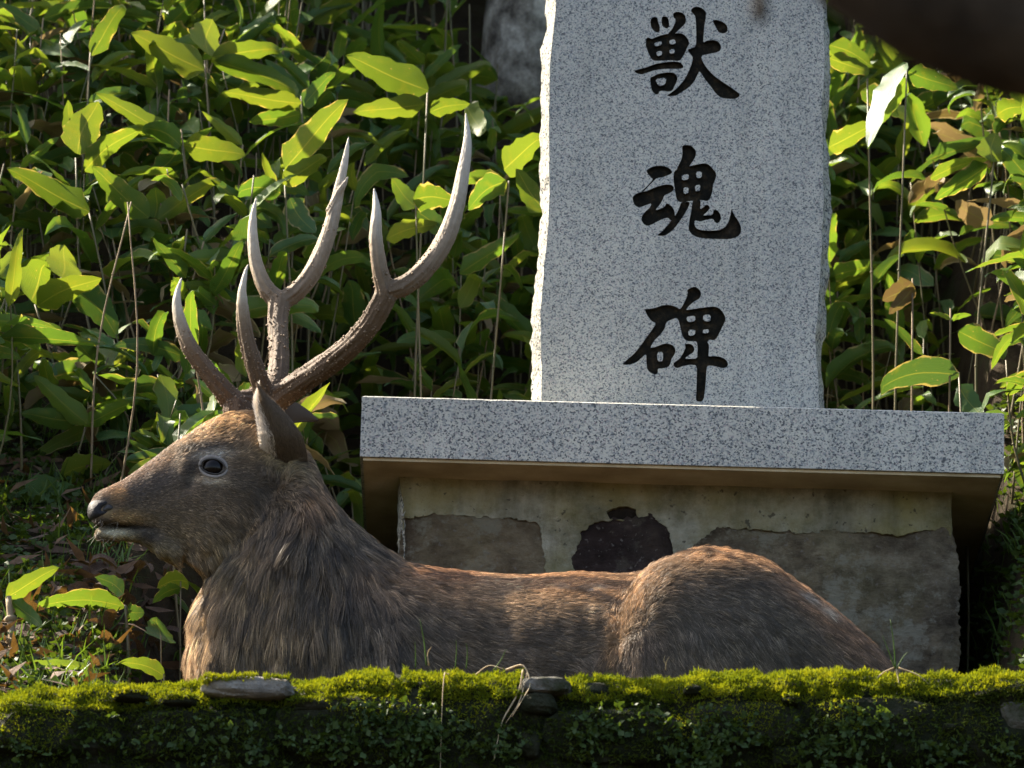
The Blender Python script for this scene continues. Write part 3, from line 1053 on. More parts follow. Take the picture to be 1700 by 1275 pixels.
def stem_mesh(base, top, rad, seed, lean):
    rs = random.Random(seed)
    bm = bmesh.new()
    mid = (Vector(base) + Vector(top)) / 2 + Vector(lean)
    pts = spline([base, mid, top], 4)
    tube(bm, pts, [rad * (1.1 - 0.5 * i / (len(pts) - 1)) for i in range(len(pts))], 6)
    # swollen joints
    for i in (2, 4, 6):
        p = Vector(pts[i])
        d = (Vector(pts[i + 1]) - p).normalized() * rad
        tube(bm, [p - d * .6, p, p + d * .6], [rad * .9, rad * 1.5, rad * .9], 6, False)
    return bm, pts


def rand_leaves(rs, top, pts, n_leaf, scale, az0):
    """orientation of the leaves of one cane: (mesh index, matrix, kind)"""
    out = []
    for k in range(n_leaf):
        if k < 5:
            p = Vector(top) + Vector((0, 0, -0.035 * scale * k))
        else:
            p = Vector(pts[-2 - (k - 4) % 6])
        az = az0 + k * 2.4 + rs.uniform(-.5, .5)
        el = rs.uniform(0.05, 0.85) if k < 3 else rs.uniform(-0.5, 0.45)
        d = Vector((math.cos(az) * math.cos(el), math.sin(az) * math.cos(el), math.sin(el)))
        up = Vector((rs.gauss(-.22, .36), rs.gauss(.30, .36), 1))   # blades turn their upper side to the light, up and behind
        L = scale * (0.095 + 0.105 * rs.random() ** 1.2)
        m4 = Matrix.Translation(p) @ frame(d, up).to_4x4() @ Matrix.Diagonal((L * rs.uniform(.85, 1.2), L, L, 1))
        q = rs.random()
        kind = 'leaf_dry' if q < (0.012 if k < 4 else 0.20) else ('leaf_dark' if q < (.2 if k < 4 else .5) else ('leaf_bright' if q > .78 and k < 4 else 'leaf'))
        out.append((rs.randrange(len(LEAF)), m4, kind))
    return out


def hides_hero(m4, y):
    c_ = m4 @ Vector((0, 0.5, -0.05))
    for h_ in SUNKEEP:
        d_ = c_ - h_
        a_ = d_.dot(SUN_TO)
        if 0 < a_ < 1.0 and (d_ - SUN_TO * a_).length < 0.062:
            return True
    for f_ in (0.2, 0.55, 0.9):
        qx, qy = proj(m4 @ Vector((0, f_, -0.1 * f_)))
        if any(y < ky + 0.10 and (qx - kx) ** 2 + (qy - ky2) ** 2 < kr * kr for kx, ky2, kr, ky in KEEP):
            return True
    return False


def put_leaf(me, m4, root):
    o = bpy.data.objects.new('leaf', me)
    COL.objects.link(o)
    o.parent = root
    o.matrix_parent_inverse = Matrix.Translation(-Vector(root.location))
    o.matrix_basis = m4
    return o


TOCAM = (CAM - Vector((0, 1, 0.6))).normalized()


def hero_leaf(b_px, t_px, wpx, y, dy=0.0, kind='leaf_bright', face=0.55, roll=0.0, mesh=None):
    a, b2 = P(b_px[0], b_px[1], y), P(t_px[0], t_px[1], y + dy)
    ch = b2 - a
    if kind == 'shine':                     # the one blade that mirrors the sun
        h_ = (SUN_TO + TOCAM).normalized()
        ch.y = max(-0.16, min(0.16, -(ch.x * h_.x + ch.z * h_.z) / h_.y))
        return 0, Matrix.Translation(a) @ frame(ch, h_).to_4x4() @ Matrix.Diagonal((wpx * 0.0014 / 0.30, ch.length / .93, ch.length / .93, 1)), 'leaf_dark'
    zv = (Vector((-0.25, 0.62, 0.75)) + Vector((roll, roll * .3, 0))).normalized()   # upper side to the sun: the picture shows the glowing underside
    fr = frame(ch, zv)
    vis = abs((fr.col[2]).dot(TOCAM))
    k = random.randrange(len(FLAT)) if mesh is None else mesh
    L = ch.length / 0.93
    wreal = wpx * 0.00118 / max(0.45, vis)
    m4 = Matrix.Translation(a) @ fr.to_4x4() @ Matrix.Diagonal((wreal / 0.30, L, L, 1))
    return k, m4, kind


# plants whose leaves can be told apart in the photograph: (stem top px, stem foot px, depth, label, leaves)
B, G_, D_, Y_ = 'leaf_bright', 'leaf', 'leaf_dark', 'leaf_dry'
HEROES = [
    ((340, 100), (352, 330), 1.35, 'bamboo grass with one upright round leaf above three spreading bright leaves, high on the bank', [
        ((338, 118), (222, 62), 50, B), ((345, 90), (350, 33), 46, B), ((352, 97), (470, 88), 36, B), ((350, 102), (498, 166), 34, B)]),
    ((126, 262), (172, 420), 1.15, 'bamboo grass topped by an upright bright leaf with a bitten notch', [
        ((128, 255), (158, 172), 62, B), ((140, 282), (232, 216), 38, B), ((122, 240), (112, 170), 26, B)]),
    ((148, 352), (165, 520), 1.05, 'bamboo grass with a long bright leaf pointing to the left picture edge', [
        ((148, 352), (18, 288), 46, B), ((246, 362), (155, 284), 44, B), ((262, 366), (372, 300), 30, B), ((258, 362), (262, 314), 46, B)]),
    ((302, 242), (318, 470), 1.20, 'bamboo grass with a grey folded leaf beside a bright one', [
        ((305, 242), (402, 262), 42, B), ((300, 240), (232, 212), 40, G_), ((300, 236), (165, 162), 30, B), ((296, 250), (262, 290), 44, D_)]),
    ((472, 282), (478, 520), 1.00, 'bamboo grass with a tall yellow-green leaf rising between the antlers', [
        ((474, 282), (578, 174), 46, B), ((470, 306), (546, 262), 34, B), ((466, 318), (392, 322), 36, G_), ((480, 330), (520, 385), 42, D_)]),
    ((710, 150), (716, 420), 1.25, 'bamboo grass with two broad bright leaves above the longest antler tine', [
        ((710, 152), (580, 100), 54, B), ((705, 174), (594, 190), 36, B), ((714, 186), (775, 172), 28, B), ((772, 176), (797, 222), 26, B)]),
    ((500, 160), (505, 360), 1.45, 'bamboo grass with a long leaf lying level behind the far antler', [
        ((500, 172), (380, 158), 36, B), ((505, 176), (560, 120), 26, G_), ((498, 190), (420, 205), 34, G_)]),
    ((845, 300), (830, 520), 0.95, 'bamboo grass leaning on the left edge of the stele', [
        ((838, 284), (908, 230), 46, B), ((905, 352), (857, 286), 40, B), ((840, 300), (780, 345), 42, G_), ((838, 310), (760, 300), 30, G_)]),
    ((690, 330), (700, 560), 1.00, 'bamboo grass with a yellow tipped leaf between the two beams of the near antler', [
        ((686, 332), (750, 330), 44, B), ((642, 396), (724, 372), 28, B), ((690, 345), (650, 300), 34, G_), ((692, 350), (745, 400), 36, D_)]),
    ((58, 505), (95, 700), 0.85, 'bamboo grass with a round upright leaf at the left picture edge', [
        ((55, 502), (82, 436), 62, B), ((62, 508), (160, 464), 42, B), ((126, 480), (194, 556), 54, D_), ((104, 462), (112, 410), 54, G_)]),
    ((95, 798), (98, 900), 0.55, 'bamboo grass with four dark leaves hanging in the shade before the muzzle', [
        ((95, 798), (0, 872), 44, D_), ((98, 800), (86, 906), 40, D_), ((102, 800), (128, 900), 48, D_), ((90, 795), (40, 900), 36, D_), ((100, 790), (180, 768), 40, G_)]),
    ((142, 708), (150, 860), 0.62, 'bamboo grass with crossed pale leaves left of the stag’s brow', [
        ((146, 706), (58, 630), 34, G_), ((140, 708), (230, 672), 24, G_), ((130, 700), (40, 690), 34, D_)]),
    ((262, 622), (290, 760), 0.60, 'bamboo grass with one hanging leaf half dried to orange, above the stag’s muzzle', [
        ((266, 622), (283, 706), 34, G_), ((270, 640), (200, 660), 30, D_)]),
    ((1506, 104), (1512, 330), 1.05, 'bamboo grass with one long pale shining leaf, right of the stele', [
        ((1504, 104), (1442, 254), 44, 'shine'), ((1508, 120), (1585, 150), 36, G_), ((1506, 130), (1465, 205), 30, G_)]),
    ((1440, 130), (1425, 360), 1.15, 'bamboo grass with two bright leaves against the right edge of the stele', [
        ((1378, 74), (1446, 108), 34, B), ((1376, 98), (1444, 126), 30, B), ((1376, 246), (1458, 212), 34, B), ((1430, 150), (1490, 190), 34, G_)]),
    ((1650, 270), (1640, 470), 0.95, 'bamboo grass with a squarish backlit leaf near the right picture edge', [
        ((1648, 268), (1650, 222), 46, B), ((1545, 296), (1640, 266), 24, B), ((1655, 190), (1700, 175), 36, B), ((1640, 275), (1560, 330), 34, G_)]),
    ((1592, 618), (1595, 720), 0.75, 'bamboo grass with a long dark leaf lying just above the slab', [
        ((1592, 620), (1456, 656), 44, D_), ((1590, 552), (1672, 596), 40, G_), ((1590, 640), (1625, 690), 30, D_)]),
    ((1515, 462), (1562, 640), 0.80, 'bare leaning bamboo cane with a withered tip, right of the stele', [
        ((1515, 470), (1470, 500), 36, Y_), ((1518, 475), (1480, 520), 26, Y_)]),
    ((1578, 512), (1594, 700), 0.72, 'bare upright bamboo cane with a green topped joint, above the slab', [
        ((1580, 530), (1612, 525), 8, G_), ((1578, 530), (1545, 520), 8, G_)]),
]
n_hero_obj = 0
SUNKEEP = []
KEEP = [(858, 50, 60, 9), (872, 130, 50, 9)]
for hi, (tp, ft, y, lb, lvs) in enumerate(HEROES):
    y = y * 0.62
    SUNKEEP += [P((a[0] * .35 + b2[0] * .65), (a[1] * .35 + b2[1] * .65), y - .02) for a, b2, _, kd in lvs if kd == B]
    KEEP += [((a[0] + b2[0]) / 2, (a[1] + b2[1]) / 2, 0.40 * math.hypot(a[0] - b2[0], a[1] - b2[1]) + 14, y) for a, b2, _, _ in lvs]
    base_, top_ = P(ft[0], ft[1], y), P(tp[0], tp[1], y)
    zt = terrain(base_.x, y + 0.02)
    d = (base_ - top_)
    if base_.z > zt:
        base_ = Vector((base_.x + d.x * 0.3, y + 0.02, terrain(base_.x + d.x * 0.3, y + 0.02) - 0.02))
    r_ = thing('bamboo_grass', lb, 'plant', base_, 'bamboo grass plants of the thicket')
    bm, pts = stem_mesh(base_, top_, 0.0030, hi, (random.choice((-1, 1)) * random.uniform(.012, .03), 0.01, 0))
    bm_obj('stem', bm, M['stem_dry'] if hi >= 17 else M['stem'], r_, True)
    for i, (a, b2, wp, kd) in enumerate(lvs):
        k, m4, kd = hero_leaf(a, b2, wp, y - 0.02 + 0.012 * i, random.uniform(-.05, .03), kd, 0.5, random.uniform(-.3, .3))
        put_leaf(FLAT_ME[(k, kd)], m4, r_)

# the thicket itself
def blocked(x, y):
    if X0 - 0.05 < x < X1 + 0.05 and y < SLAB_D + 0.10:
        return True
    if x <= X0 - 0.05 and y < (0.10 if x > -0.50 else 0.02):
        return True
    if x > X1 and y < 0.16:
        return True
    return False


spots = []
rs = random.Random(21)
for iy in range(60):
    for ix in range(70):
        x = -2.3 + 4.6 * (ix + rs.random()) / 70
        y = 0.03 + 3.3 * (iy + rs.random()) / 60
        dens = (0.60 if y < 1.2 else 0.52) * (0.45 if x < -1.25 else 1.0)
        if rs.random() > dens or blocked(x, y):
            continue
        if -0.2 < x < 0.1 and 1.9 < y < 2.4:
            continue
        spots.append((x, y))


def showing(sp):
    x, y = sp
    half = (y + 10.8) * 0.089
    if abs(x) > half + 0.05:
        return 50 + abs(x)
    hid = 5 if (-0.02 < x < 0.52) else 0
    return y + hid


spots.sort(key=showing)
IND = 280
far_v, far_f, far_uv, far_r = [], [], [], []
far_sv, far_sf = [], []
far_bm = bmesh.new()
n_made = 0
for i, (x, y) in enumerate(spots):
    rs = random.Random(1000 + i)
    z = terrain(x, y)
    h = rs.uniform(0.38, 0.80) * (0.8 if y < 0.8 else 1.0)
    top_ = Vector((x + rs.gauss(0, .07), y - 0.05 + rs.gauss(0, .06), z + h))
    base_ = Vector((x, y, z - 0.02))
    if -1.9 < x < X0 and abs(y - (0.16 + 0.49 * (X0 - x))) < 0.26:          # low growth beside the slab: the sun comes in over it
        h = min(h, 0.04 + (X0 - x) * 1.05 - z)
        h = max(h, .14)
    nl = rs.randint(7, 11)
    az0 = rs.uniform(0, 6.28)
    dead = rs.random() < 0.05
    if dead:
        nl = rs.randint(0, 2)
    if not dead:
        for sh_ in (1.0, 0.78, 0.58, 0.42):            # a plant that would cover a known leaf stays shorter
            top_ = Vector((x + rs.gauss(0, .06), y - 0.05 * sh_ + rs.gauss(0, .05), z + h * sh_))
            pts = spline([base_, (base_ + top_) / 2, top_], 4)
            lv_ = rand_leaves(rs, top_, pts, nl, 1.0, az0)
            n0_ = len(lv_)
            lv_ = [q for q in lv_ if not hides_hero(q[1], y)]
            if len(lv_) >= 0.65 * n0_:
                break
        else:
            continue
    n_made += 1
    if n_made <= IND:
        side = 'left of' if x < 0 else 'right of'
        lb = ('bare dry bamboo cane in the thicket %s the stele' if dead else 'broad-leaved bamboo grass plant in the dense thicket %s the stele') % side
        r_ = thing('bamboo_cane' if dead else 'bamboo_grass', lb, 'plant', base_, 'bamboo grass in the thicket ' + side + ' the stele' + (', dead canes' if dead else ''))
        bm, pts = stem_mesh(base_, top_, rs.uniform(.0017, .0028), i, (rs.uniform(-.045, .045), rs.uniform(-.03, .03), 0))
        bm_obj('stem', bm, M['stem_dry'] if dead or rs.random() < .18 else M['stem'], r_, True)
        for k, m4, kd in (rand_leaves(rs, top_, pts, nl, 1.0, az0) if dead else lv_):
            put_leaf(LEAF_ME[(k, 'leaf_dry' if dead else kd)], m4, r_)
    else:
        pts = spline([base_, (base_ + top_) / 2, top_], 4)
        tube(far_bm, [base_, (base_ + top_) / 2 + Vector((rs.uniform(-.02, .02), 0, 0)), top_], [.003, .0026, .0018], 5, False)
        for k, m4, kd in (() if dead else lv_):
            vs, fs, uv = LEAF[k]
            o_ = len(far_v)
            mm = np.array(m4)
            va = np.asarray(vs) @ mm[:3, :3].T + mm[:3, 3]
            far_v.extend(va.tolist())
            far_f.extend(tuple(q + o_ for q in f) for f in fs)
            far_uv.extend(uv)
            far_r.extend([rs.random()] * len(vs))
th = mesh_obj('bamboo_thicket', far_v, far_f, M['leaf_far'], None, True, far_uv)
at = th.data.attributes.new('rnd', 'FLOAT', 'POINT')
at.data.foreach_set('value', far_r)
th['kind'] = 'stuff'
th['label'] = 'deep green mass of bamboo grass further up the bank'
st = bm_obj('thicket_stems', far_bm, M['stem'], th)
st['kind'] = 'stuff'

# ------------------------------------------------------------------ trees
t = NT('pale lichened bark')
co = t.coord()
mp = t.n('ShaderNodeMapping')
mp.inputs['Scale'].default_value = (1, 1, 0.8)
t.l(co, mp.inputs[0])
c = t.ramp(t.noise(14, 8, 0.7, mp.outputs[0]), [(0.36, (0.06, 0.05, 0.04)), (0.5, (0.22, 0.195, 0.16)), (0.64, (0.48, 0.44, 0.37))])
M['bark_pale'] = t.done(t.bsdf(c, 0.9, 0.1, t.noise(30, 8, 0.7, mp.outputs[0]), 0.008))
TY = 2.15
tc = P(868, 90, TY)
tree = thing('tree', 'tree with pale lichened trunk standing in the thicket just left of the stele', 'tree', (tc.x, TY, terrain(tc.x, TY)))
bm = bmesh.new()
zb = terrain(tc.x, TY) - 0.1
pts = [(tc.x + 0.03 * math.sin(k * .7), TY + 0.02 * math.cos(k), zb + k * 0.35) for k in range(20)]
tube(bm, spline(pts, 4), [0.082 * (1.15 - 0.035 * (i / 4)) + 0.03 * math.exp(-i / 3) for i in range(19 * 4 + 1)], 20)
for v in bm.verts:
    n_ = 0.010 * noise.noise(v.co * 9) + 0.005 * noise.noise(v.co * 30)
    v.co.x += n_
    v.co.y -= n_
bm_obj('trunk', bm, M['bark_pale'], tree, True)
for k in range(6):
    bm = bmesh.new()
    a = k * 1.9
    o_ = Vector(pts[13 + k])
    d = Vector((math.cos(a), math.sin(a) * .8, .7))
    tube(bm, spline([o_, o_ + d * .5, o_ + d * 1.0 + Vector((0, 0, .25))], 4), [.03 - .0028 * q for q in range(9)], 8)
    bm_obj('limb', bm, M['bark_dark'], tree, True)

# near tree whose branch hangs, out of focus, across the top right corner
NYB = -6.6
near = thing('near_tree', 'dark out-of-focus branch hanging across the top right corner', 'tree', (3.3, NYB, -4.45))
k_ = 0.000349
bm = bmesh.new()
tp = [(3.3, NYB, -4.5), (3.31, NYB, -3.2), (3.28, NYB, -2.0), (3.31, NYB, -0.5), (3.37, NYB + .05, 2.2)]
tube(bm, spline(tp, 5), [0.17 - 0.004 * i for i in range(21)], 16)
bm_obj('trunk', bm, M['bark_dark'], near, True)
bl = [(3.29, NYB, -0.2), (2.4, NYB, -0.62), P(4600, -560, NYB), P(3200, -70, NYB), P(2500, 110, NYB), P(2050, 98, NYB), P(1700, 30, NYB), P(1560, -14, NYB), P(1450, -80, NYB), P(1340, -165, NYB), P(1000, -400, NYB), P(600, -560, NYB)]
bl = spline([tuple(q) for q in bl], 5)
bm = bmesh.new()
tube(bm, bl, [max(0.014, 0.078 - 0.0006 * i) for i in range(len(bl))], 14)
for v in bm.verts:
    v.co.z += 0.006 * noise.noise(v.co * 20)
bm_obj('branch', bm, M['bark_dark'], near, True)
bm = bmesh.new()
tw = spline([tuple(P(1290, -190, NYB)), tuple(P(1268, -90, NYB)), tuple(P(1262, -10, NYB)), tuple(P(1262, 40, NYB))], 4)
tube(bm, tw, [.003, .003, .003, .003, .003, .003, .003, .0035, .004, .005, .006, .005, .002], 8)
bm_obj('twig', bm, M['bark_dark'], near, True)

# ------------------------------------------------------------------ floor of the bank: weeds, litter, grass
r1, d1, l1 = [], [], []
rs = random.Random(3)
for _ in range(9000):
    if rs.random() < 0.62:
        x, y = rs.uniform(-1.3, -0.5), rs.uniform(-0.75, 0.75)
    else:
        x, y = rs.uniform(0.80, 1.35), rs.uniform(-0.6, 0.8)
    if X0 - .02 < x < X1 - .06 and y > 0:
        continue
    if noise.noise((x * 5, y * 5, 2)) < -0.12 and x < 0:
        continue
    p = Vector((x, y, terrain(x, y) + rs.uniform(.004, .035)))
    for k in range(3):
        a = rs.uniform(0, 6.28)
        r1.append(p)
        d1.append((math.cos(a), math.sin(a), rs.uniform(-.1, .6)))
        l1.append(rs.uniform(.008, .02))
gc = blades('ground_cover', r1, unit(np.array(d1)), l1, np.array(l1) * 0.7, M['weed'], None, bend=0.15, seg=2)
gc['kind'] = 'stuff'
gc['label'] = 'small three-leaved weeds covering the bank on both sides'
r1, d1, l1 = [], [], []
for _ in range(5200):
    x, y = (rs.uniform(-1.3, -0.52), rs.uniform(-0.8, 0.7)) if rs.random() < .7 else (rs.uniform(.8, 1.3), rs.uniform(-.7, .7))
    if X0 - .02 < x < X1 - .06 and y > 0:
        continue
    if noise.noise((x * 6, y * 6, 9)) < -0.1:
        continue
    r1.append((x, y, terrain(x, y) - .003))
    d1.append((rs.gauss(0, .4), rs.gauss(0, .4), 1))
    l1.append(rs.uniform(.03, .08))
gr = blades('bank_grass', r1, unit(np.array(d1)), l1, np.array(l1) * 0.055, M['grass'], None, bend=0.3, seg=2)
gr['kind'] = 'stuff'
gr['label'] = 'thin short grass growing through the weeds of the bank'
r1, d1, l1 = [], [], []
for _ in range(1500):
    x, y = rs.uniform(-1.4, -0.55), rs.uniform(-0.75, 0.5)
    if X0 - .02 < x < X1 + .02 and y > -0.05:
        continue
    r1.append((x, y, terrain(x, y) + rs.uniform(0, .015)))
    a = rs.uniform(0, 6.28)
    d1.append((math.cos(a), math.sin(a), rs.uniform(-.1, .35)))
    l1.append(rs.uniform(.03, .11))
lt = blades('leaf_litter', r1, unit(np.array(d1)), l1, np.array(l1) * 0.18, M['litter'], None, bend=0.2, seg=2)
lt['kind'] = 'stuff'
lt['label'] = 'brown bamboo leaf litter strewn over the soil'
DRY = [to_mesh(leaf_mesh('dry_leaf', 0.55, 1.3, 0.5, 0.6 * (k - 2), 80 + k, k == 2), M['litter'], 'dry_leaf') for k in range(5)]
for i in range(46):
    px, py = rs.gauss(190, 65), rs.uniform(960, 1115)
    # march along the view ray to the bank
    y = -0.78
    while y < 0.6 and P(px, py, y).z > terrain(P(px, py, y).x, y):
        y += 0.01
    p = P(px, py, y)
    if p.x > -0.60:
        continue
    o = bpy.data.objects.new('dry_leaf', DRY[i % 5])
    COL.objects.link(o)
    az = rs.uniform(0, 6.28)
    L = rs.uniform(.035, .075)
    o.matrix_world = Matrix.Translation((p.x, y, terrain(p.x, y) + 0.008)) @ frame((math.cos(az), math.sin(az), .25), (rs.gauss(0, .4), -.5, 1)).to_4x4() @ Matrix.Diagonal((L, L, L, 1))
    tag(o, 'curled brown dead leaf lying on the bank below the stag’s muzzle', 'dead leaf', 'dead leaves on the bank')

# young plants on the bank at the lower left
LOW = [
    ((14, 990), (22, 1140), -0.45, 'cut dry cane with one bright leaf at the left edge of the wall', [((10, 994), (96, 948), 26, B), ((20, 1000), (64, 1040), 20, G_)], 'stem_dry', 0.009),
    ((208, 1005), (214, 1125), -0.40, 'young bamboo shoot with a long arching leaf over the dead leaves', [((206, 1006), (60, 1010), 34, G_), ((212, 1015), (238, 1020), 24, D_), ((205, 985), (160, 958), 26, D_)], 'stem', .004),
    ((267, 1055), (272, 1125), -0.45, 'small seedling with one upright rounded leaf beside the stag’s chest', [((267, 1062), (264, 1026), 28, G_)], 'stem', .002),
    ((272, 1118), (274, 1150), -0.60, 'low bright bamboo leaf at the wall edge by the stag’s chest', [((274, 1122), (200, 1100), 26, B)], 'stem', .002),
    ((60, 1118), (62, 1160), -0.60, 'low pale leaf lying along the wall edge at the left', [((40, 1112), (146, 1112), 18, G_)], 'stem', .002),
    ((300, 965), (305, 1060), -0.20, 'bamboo leaf pointing at the stag’s throat', [((312, 965), (262, 975), 30, B), ((300, 975), (255, 1000), 20, G_)], 'stem', .002),
]
for tp, ft, y, lb, lvs, sm, rad in LOW:
    base_, top_ = P(ft[0], ft[1], y), P(tp[0], tp[1], y)
    base_.z = min(base_.z, terrain(base_.x, y) - 0.005)
    r_ = thing('young_bamboo', lb, 'plant', base_)
    bm, pts = stem_mesh(base_, top_, rad, 5, (0.003, 0, 0))
    bm_obj('stem', bm, M[sm], r_, True)
    for i, (a, b2, wp, kd) in enumerate(lvs):
        k, m4, kd = hero_leaf(a, b2, wp, y - 0.004 * i, random.uniform(-.03, .03), kd, 0.45, 0, 1)
        put_leaf(FLAT_ME[(k, kd)], m4, r_)


def strand(pts_px, y, rad, mat, name='blade', parent=None, dy=0.0):
    n = len(pts_px)
    pts = spline([tuple(P(p[0], p[1], y + dy * i / (n - 1))) for i, p in enumerate(pts_px)], 5)
    bm = bmesh.new()
    m_ = len(pts)
    tube(bm, pts, [rad * (1 - 0.75 * i / (m_ - 1)) for i in range(m_)], 5)
    return bm_obj(name, bm, M[mat], parent, True)


TUFTS = [
    ('grass_tuft', 'green grass sprig standing on the moss below the stag’s rump', 'grass', (1487, 1112), WALL_Y + .01, [
        ('grass', .0016, [(1487, 1112), (1484, 1070), (1478, 1028)]), ('grass', .0014, [(1487, 1112), (1475, 1080), (1465, 1055)]), ('grass', .0013, [(1488, 1112), (1500, 1090), (1508, 1082)]),
        ('straw', .0016, [(1485, 1108), (1462, 1120), (1440, 1150), (1435, 1200)]), ('straw', .0015, [(1490, 1108), (1530, 1125), (1560, 1165), (1572, 1235)]), ('straw', .0014, [(1487, 1108), (1492, 1140), (1480, 1165)])]),
    ('straw_tuft', 'dry curled straws hanging over the mossy edge below the stag’s flank', 'dry grass', (860, 1118), WALL_Y - .035, [
        ('straw', .0017, [(840, 1112), (868, 1105), (880, 1135), (868, 1160), (850, 1190)]), ('straw', .0017, [(868, 1112), (860, 1150), (835, 1195), (826, 1230), (820, 1262)]),
        ('straw', .0015, [(875, 1118), (862, 1165), (840, 1200)]), ('straw', .0012, [(745, 1118), (735, 1150), (726, 1480)]), ('straw', .0012, [(790, 1120), (812, 1105), (840, 1112)])]),
    ('grass_tuft', 'few short green blades on the moss before the stag’s shoulder', 'grass', (700, 1108), WALL_Y + .01, [
        ('grass', .0015, [(708, 1105), (704, 1065), (697, 1028)]), ('grass', .0012, [(690, 1108), (690, 1080), (689, 1066)]), ('grass', .0012, [(756, 1110), (758, 1080), (757, 1062)]),
        ('grass', .0012, [(774, 1110), (776, 1085), (774, 1068)]), ('grass', .0012, [(820, 1112), (832, 1095), (840, 1078)]), ('straw', .0012, [(712, 1105), (710, 1085), (716, 1074)])]),
    ('straw_tuft', 'small dry forked stalk on the moss in front of the stag’s thigh', 'dry grass', (1107, 1112), WALL_Y, [
        ('straw', .0013, [(1105, 1112), (1106, 1100), (1111, 1090)]), ('straw', .0010, [(1106, 1104), (1102, 1096), (1104, 1088)])]),
]
for nm, lb, ct, ft, y, bls in TUFTS:
    r_ = thing(nm, lb, ct, P(ft[0], ft[1], y))
    for mt, rad, pp in bls:
        strand(pp, y, rad, mt, 'blade' if mt == 'grass' else 'straw', r_, -0.02)

# ------------------------------------------------------------------ the stag
SY = -0.50
stag = thing('stag', 'brown stag with tall branched antlers lying before the stone monument, its head in profile', 'deer', (P(800, 1320, SY).x, SY, GZ))


def col_loft(bm, cols, n=20, ex=1.0):
    rings = []
    for px, t_, b_, yc, hd in cols:
        c, h = (t_ + b_) / 2, (b_ - t_) / 2
        ring = []
        for k in range(n):
            a = 2 * math.pi * k / n
            ca, sa = math.cos(a), math.sin(a)
            ca, sa = math.copysign(abs(ca) ** ex, ca), math.copysign(abs(sa) ** ex, sa)
            ring.append(bm.verts.new(P(px, c - h * sa, yc + hd * ca)))
        rings.append(ring)
    for i in range(len(rings) - 1):
        for k in range(n):
            bm.faces.new((rings[i][k], rings[i][(k + 1) % n], rings[i + 1][(k + 1) % n], rings[i + 1][k]))
    bm.faces.new(rings[0][::-1])
    bm.faces.new(rings[-1])


def dense(cols, n=5):
    return [tuple(q) for q in spline(cols, n)]


def hy(px):
    return -0.525 - max(0.0, 430 - px) * 0.00020


bm = bmesh.new()
HEAD = [(148, 837, 857, .010), (154, 827, 867, .018), (164, 817, 872, .025), (180, 808, 872, .028), (200, 799, 870, .030), (225, 783, 872, .034), (250, 764, 882, .040), (275, 746, 902, .046),
        (300, 729, 927, .054), (325, 712, 947, .063), (350, 698, 960, .070), (380, 687, 968, .075), (410, 683, 965, .076), (440, 690, 960, .074), (470, 712, 950, .066), (495, 748, 930, .05)]
col_loft(bm, dense([(a, b_, c, hy(a), d) for a, b_, c, d in HEAD], 4), 28)
JAW = [(160, 883, 890, .010), (168, 878, 896, .017), (190, 876, 898, .021), (215, 875, 897, .025), (240, 874, 906, .030), (270, 880, 925, .037), (300, 890, 948, .042)]
col_loft(bm, dense([(a, b_, c, hy(a), d) for a, b_, c, d in JAW], 4), 20)
TORSO = [(320, 1075, 1290, -.53, .05), (329, 1002, 1315, -.53, .075), (342, 958, 1322, -.53, .10), (360, 935, 1322, -.53, .12), (400, 880, 1322, -.53, .132), (450, 800, 1322, -.53, .14), (485, 742, 1322, -.53, .145),
         (512, 757, 1322, -.528, .15), (530, 795, 1322, -.527, .152), (548, 830, 1322, -.525, .155), (572, 858, 1322, -.52, .16), (602, 886, 1322, -.515, .168), (640, 915, 1322, -.51, .178), (672, 932, 1322, -.505, .185),
         (720, 943, 1322, -.50, .192), (800, 951, 1322, -.495, .20), (880, 955, 1322, -.49, .205), (960, 950, 1322, -.49, .207), (1050, 954, 1322, -.49, .205), (1120, 950, 1322, -.49, .20), (1200, 952, 1322, -.49, .19),
         (1300, 985, 1322, -.49, .17), (1400, 1045, 1322, -.50, .13), (1460, 1100, 1322, -.51, .09), (1495, 1150, 1320, -.52, .04)]
col_loft(bm, dense(TORSO, 3), 32, 0.9)
THIGH = [(1006, 1090, 1310, -.61, .03), (1012, 1050, 1320, -.615, .055), (1028, 1010, 1322, -.62, .08), (1055, 970, 1322, -.62, .10), (1090, 938, 1322, -.615, .115), (1150, 917, 1322, -.605, .125), (1210, 919, 1322, -.60, .13),
         (1262, 934, 1322, -.595, .13), (1322, 965, 1322, -.585, .125), (1390, 1016, 1322, -.575, .11), (1450, 1070, 1322, -.565, .085), (1490, 1115, 1320, -.56, .05), (1505, 1150, 1315, -.56, .02)]
col_loft(bm, dense(THIGH, 4), 28, 0.85)
col_loft(bm, dense([(a, b_ + 18, c, -.98 - d, e * .9) for a, b_, c, d, e in THIGH], 3), 20, 0.9)
SHO = [(560, 1060, 1320, -.60, .03), (590, 1000, 1322, -.605, .065), (640, 968, 1322, -.61, .088), (700, 975, 1322, -.605, .09), (750, 1005, 1322, -.60, .075), (790, 1060, 1320, -.59, .03)]
col_loft(bm, dense(SHO, 4), 22)


def limb(pts):
    s_ = spline(pts, 5)
    tube(bm, [P(q[0], q[1], q[2]) for q in s_], [q[3] for q in s_], 14)


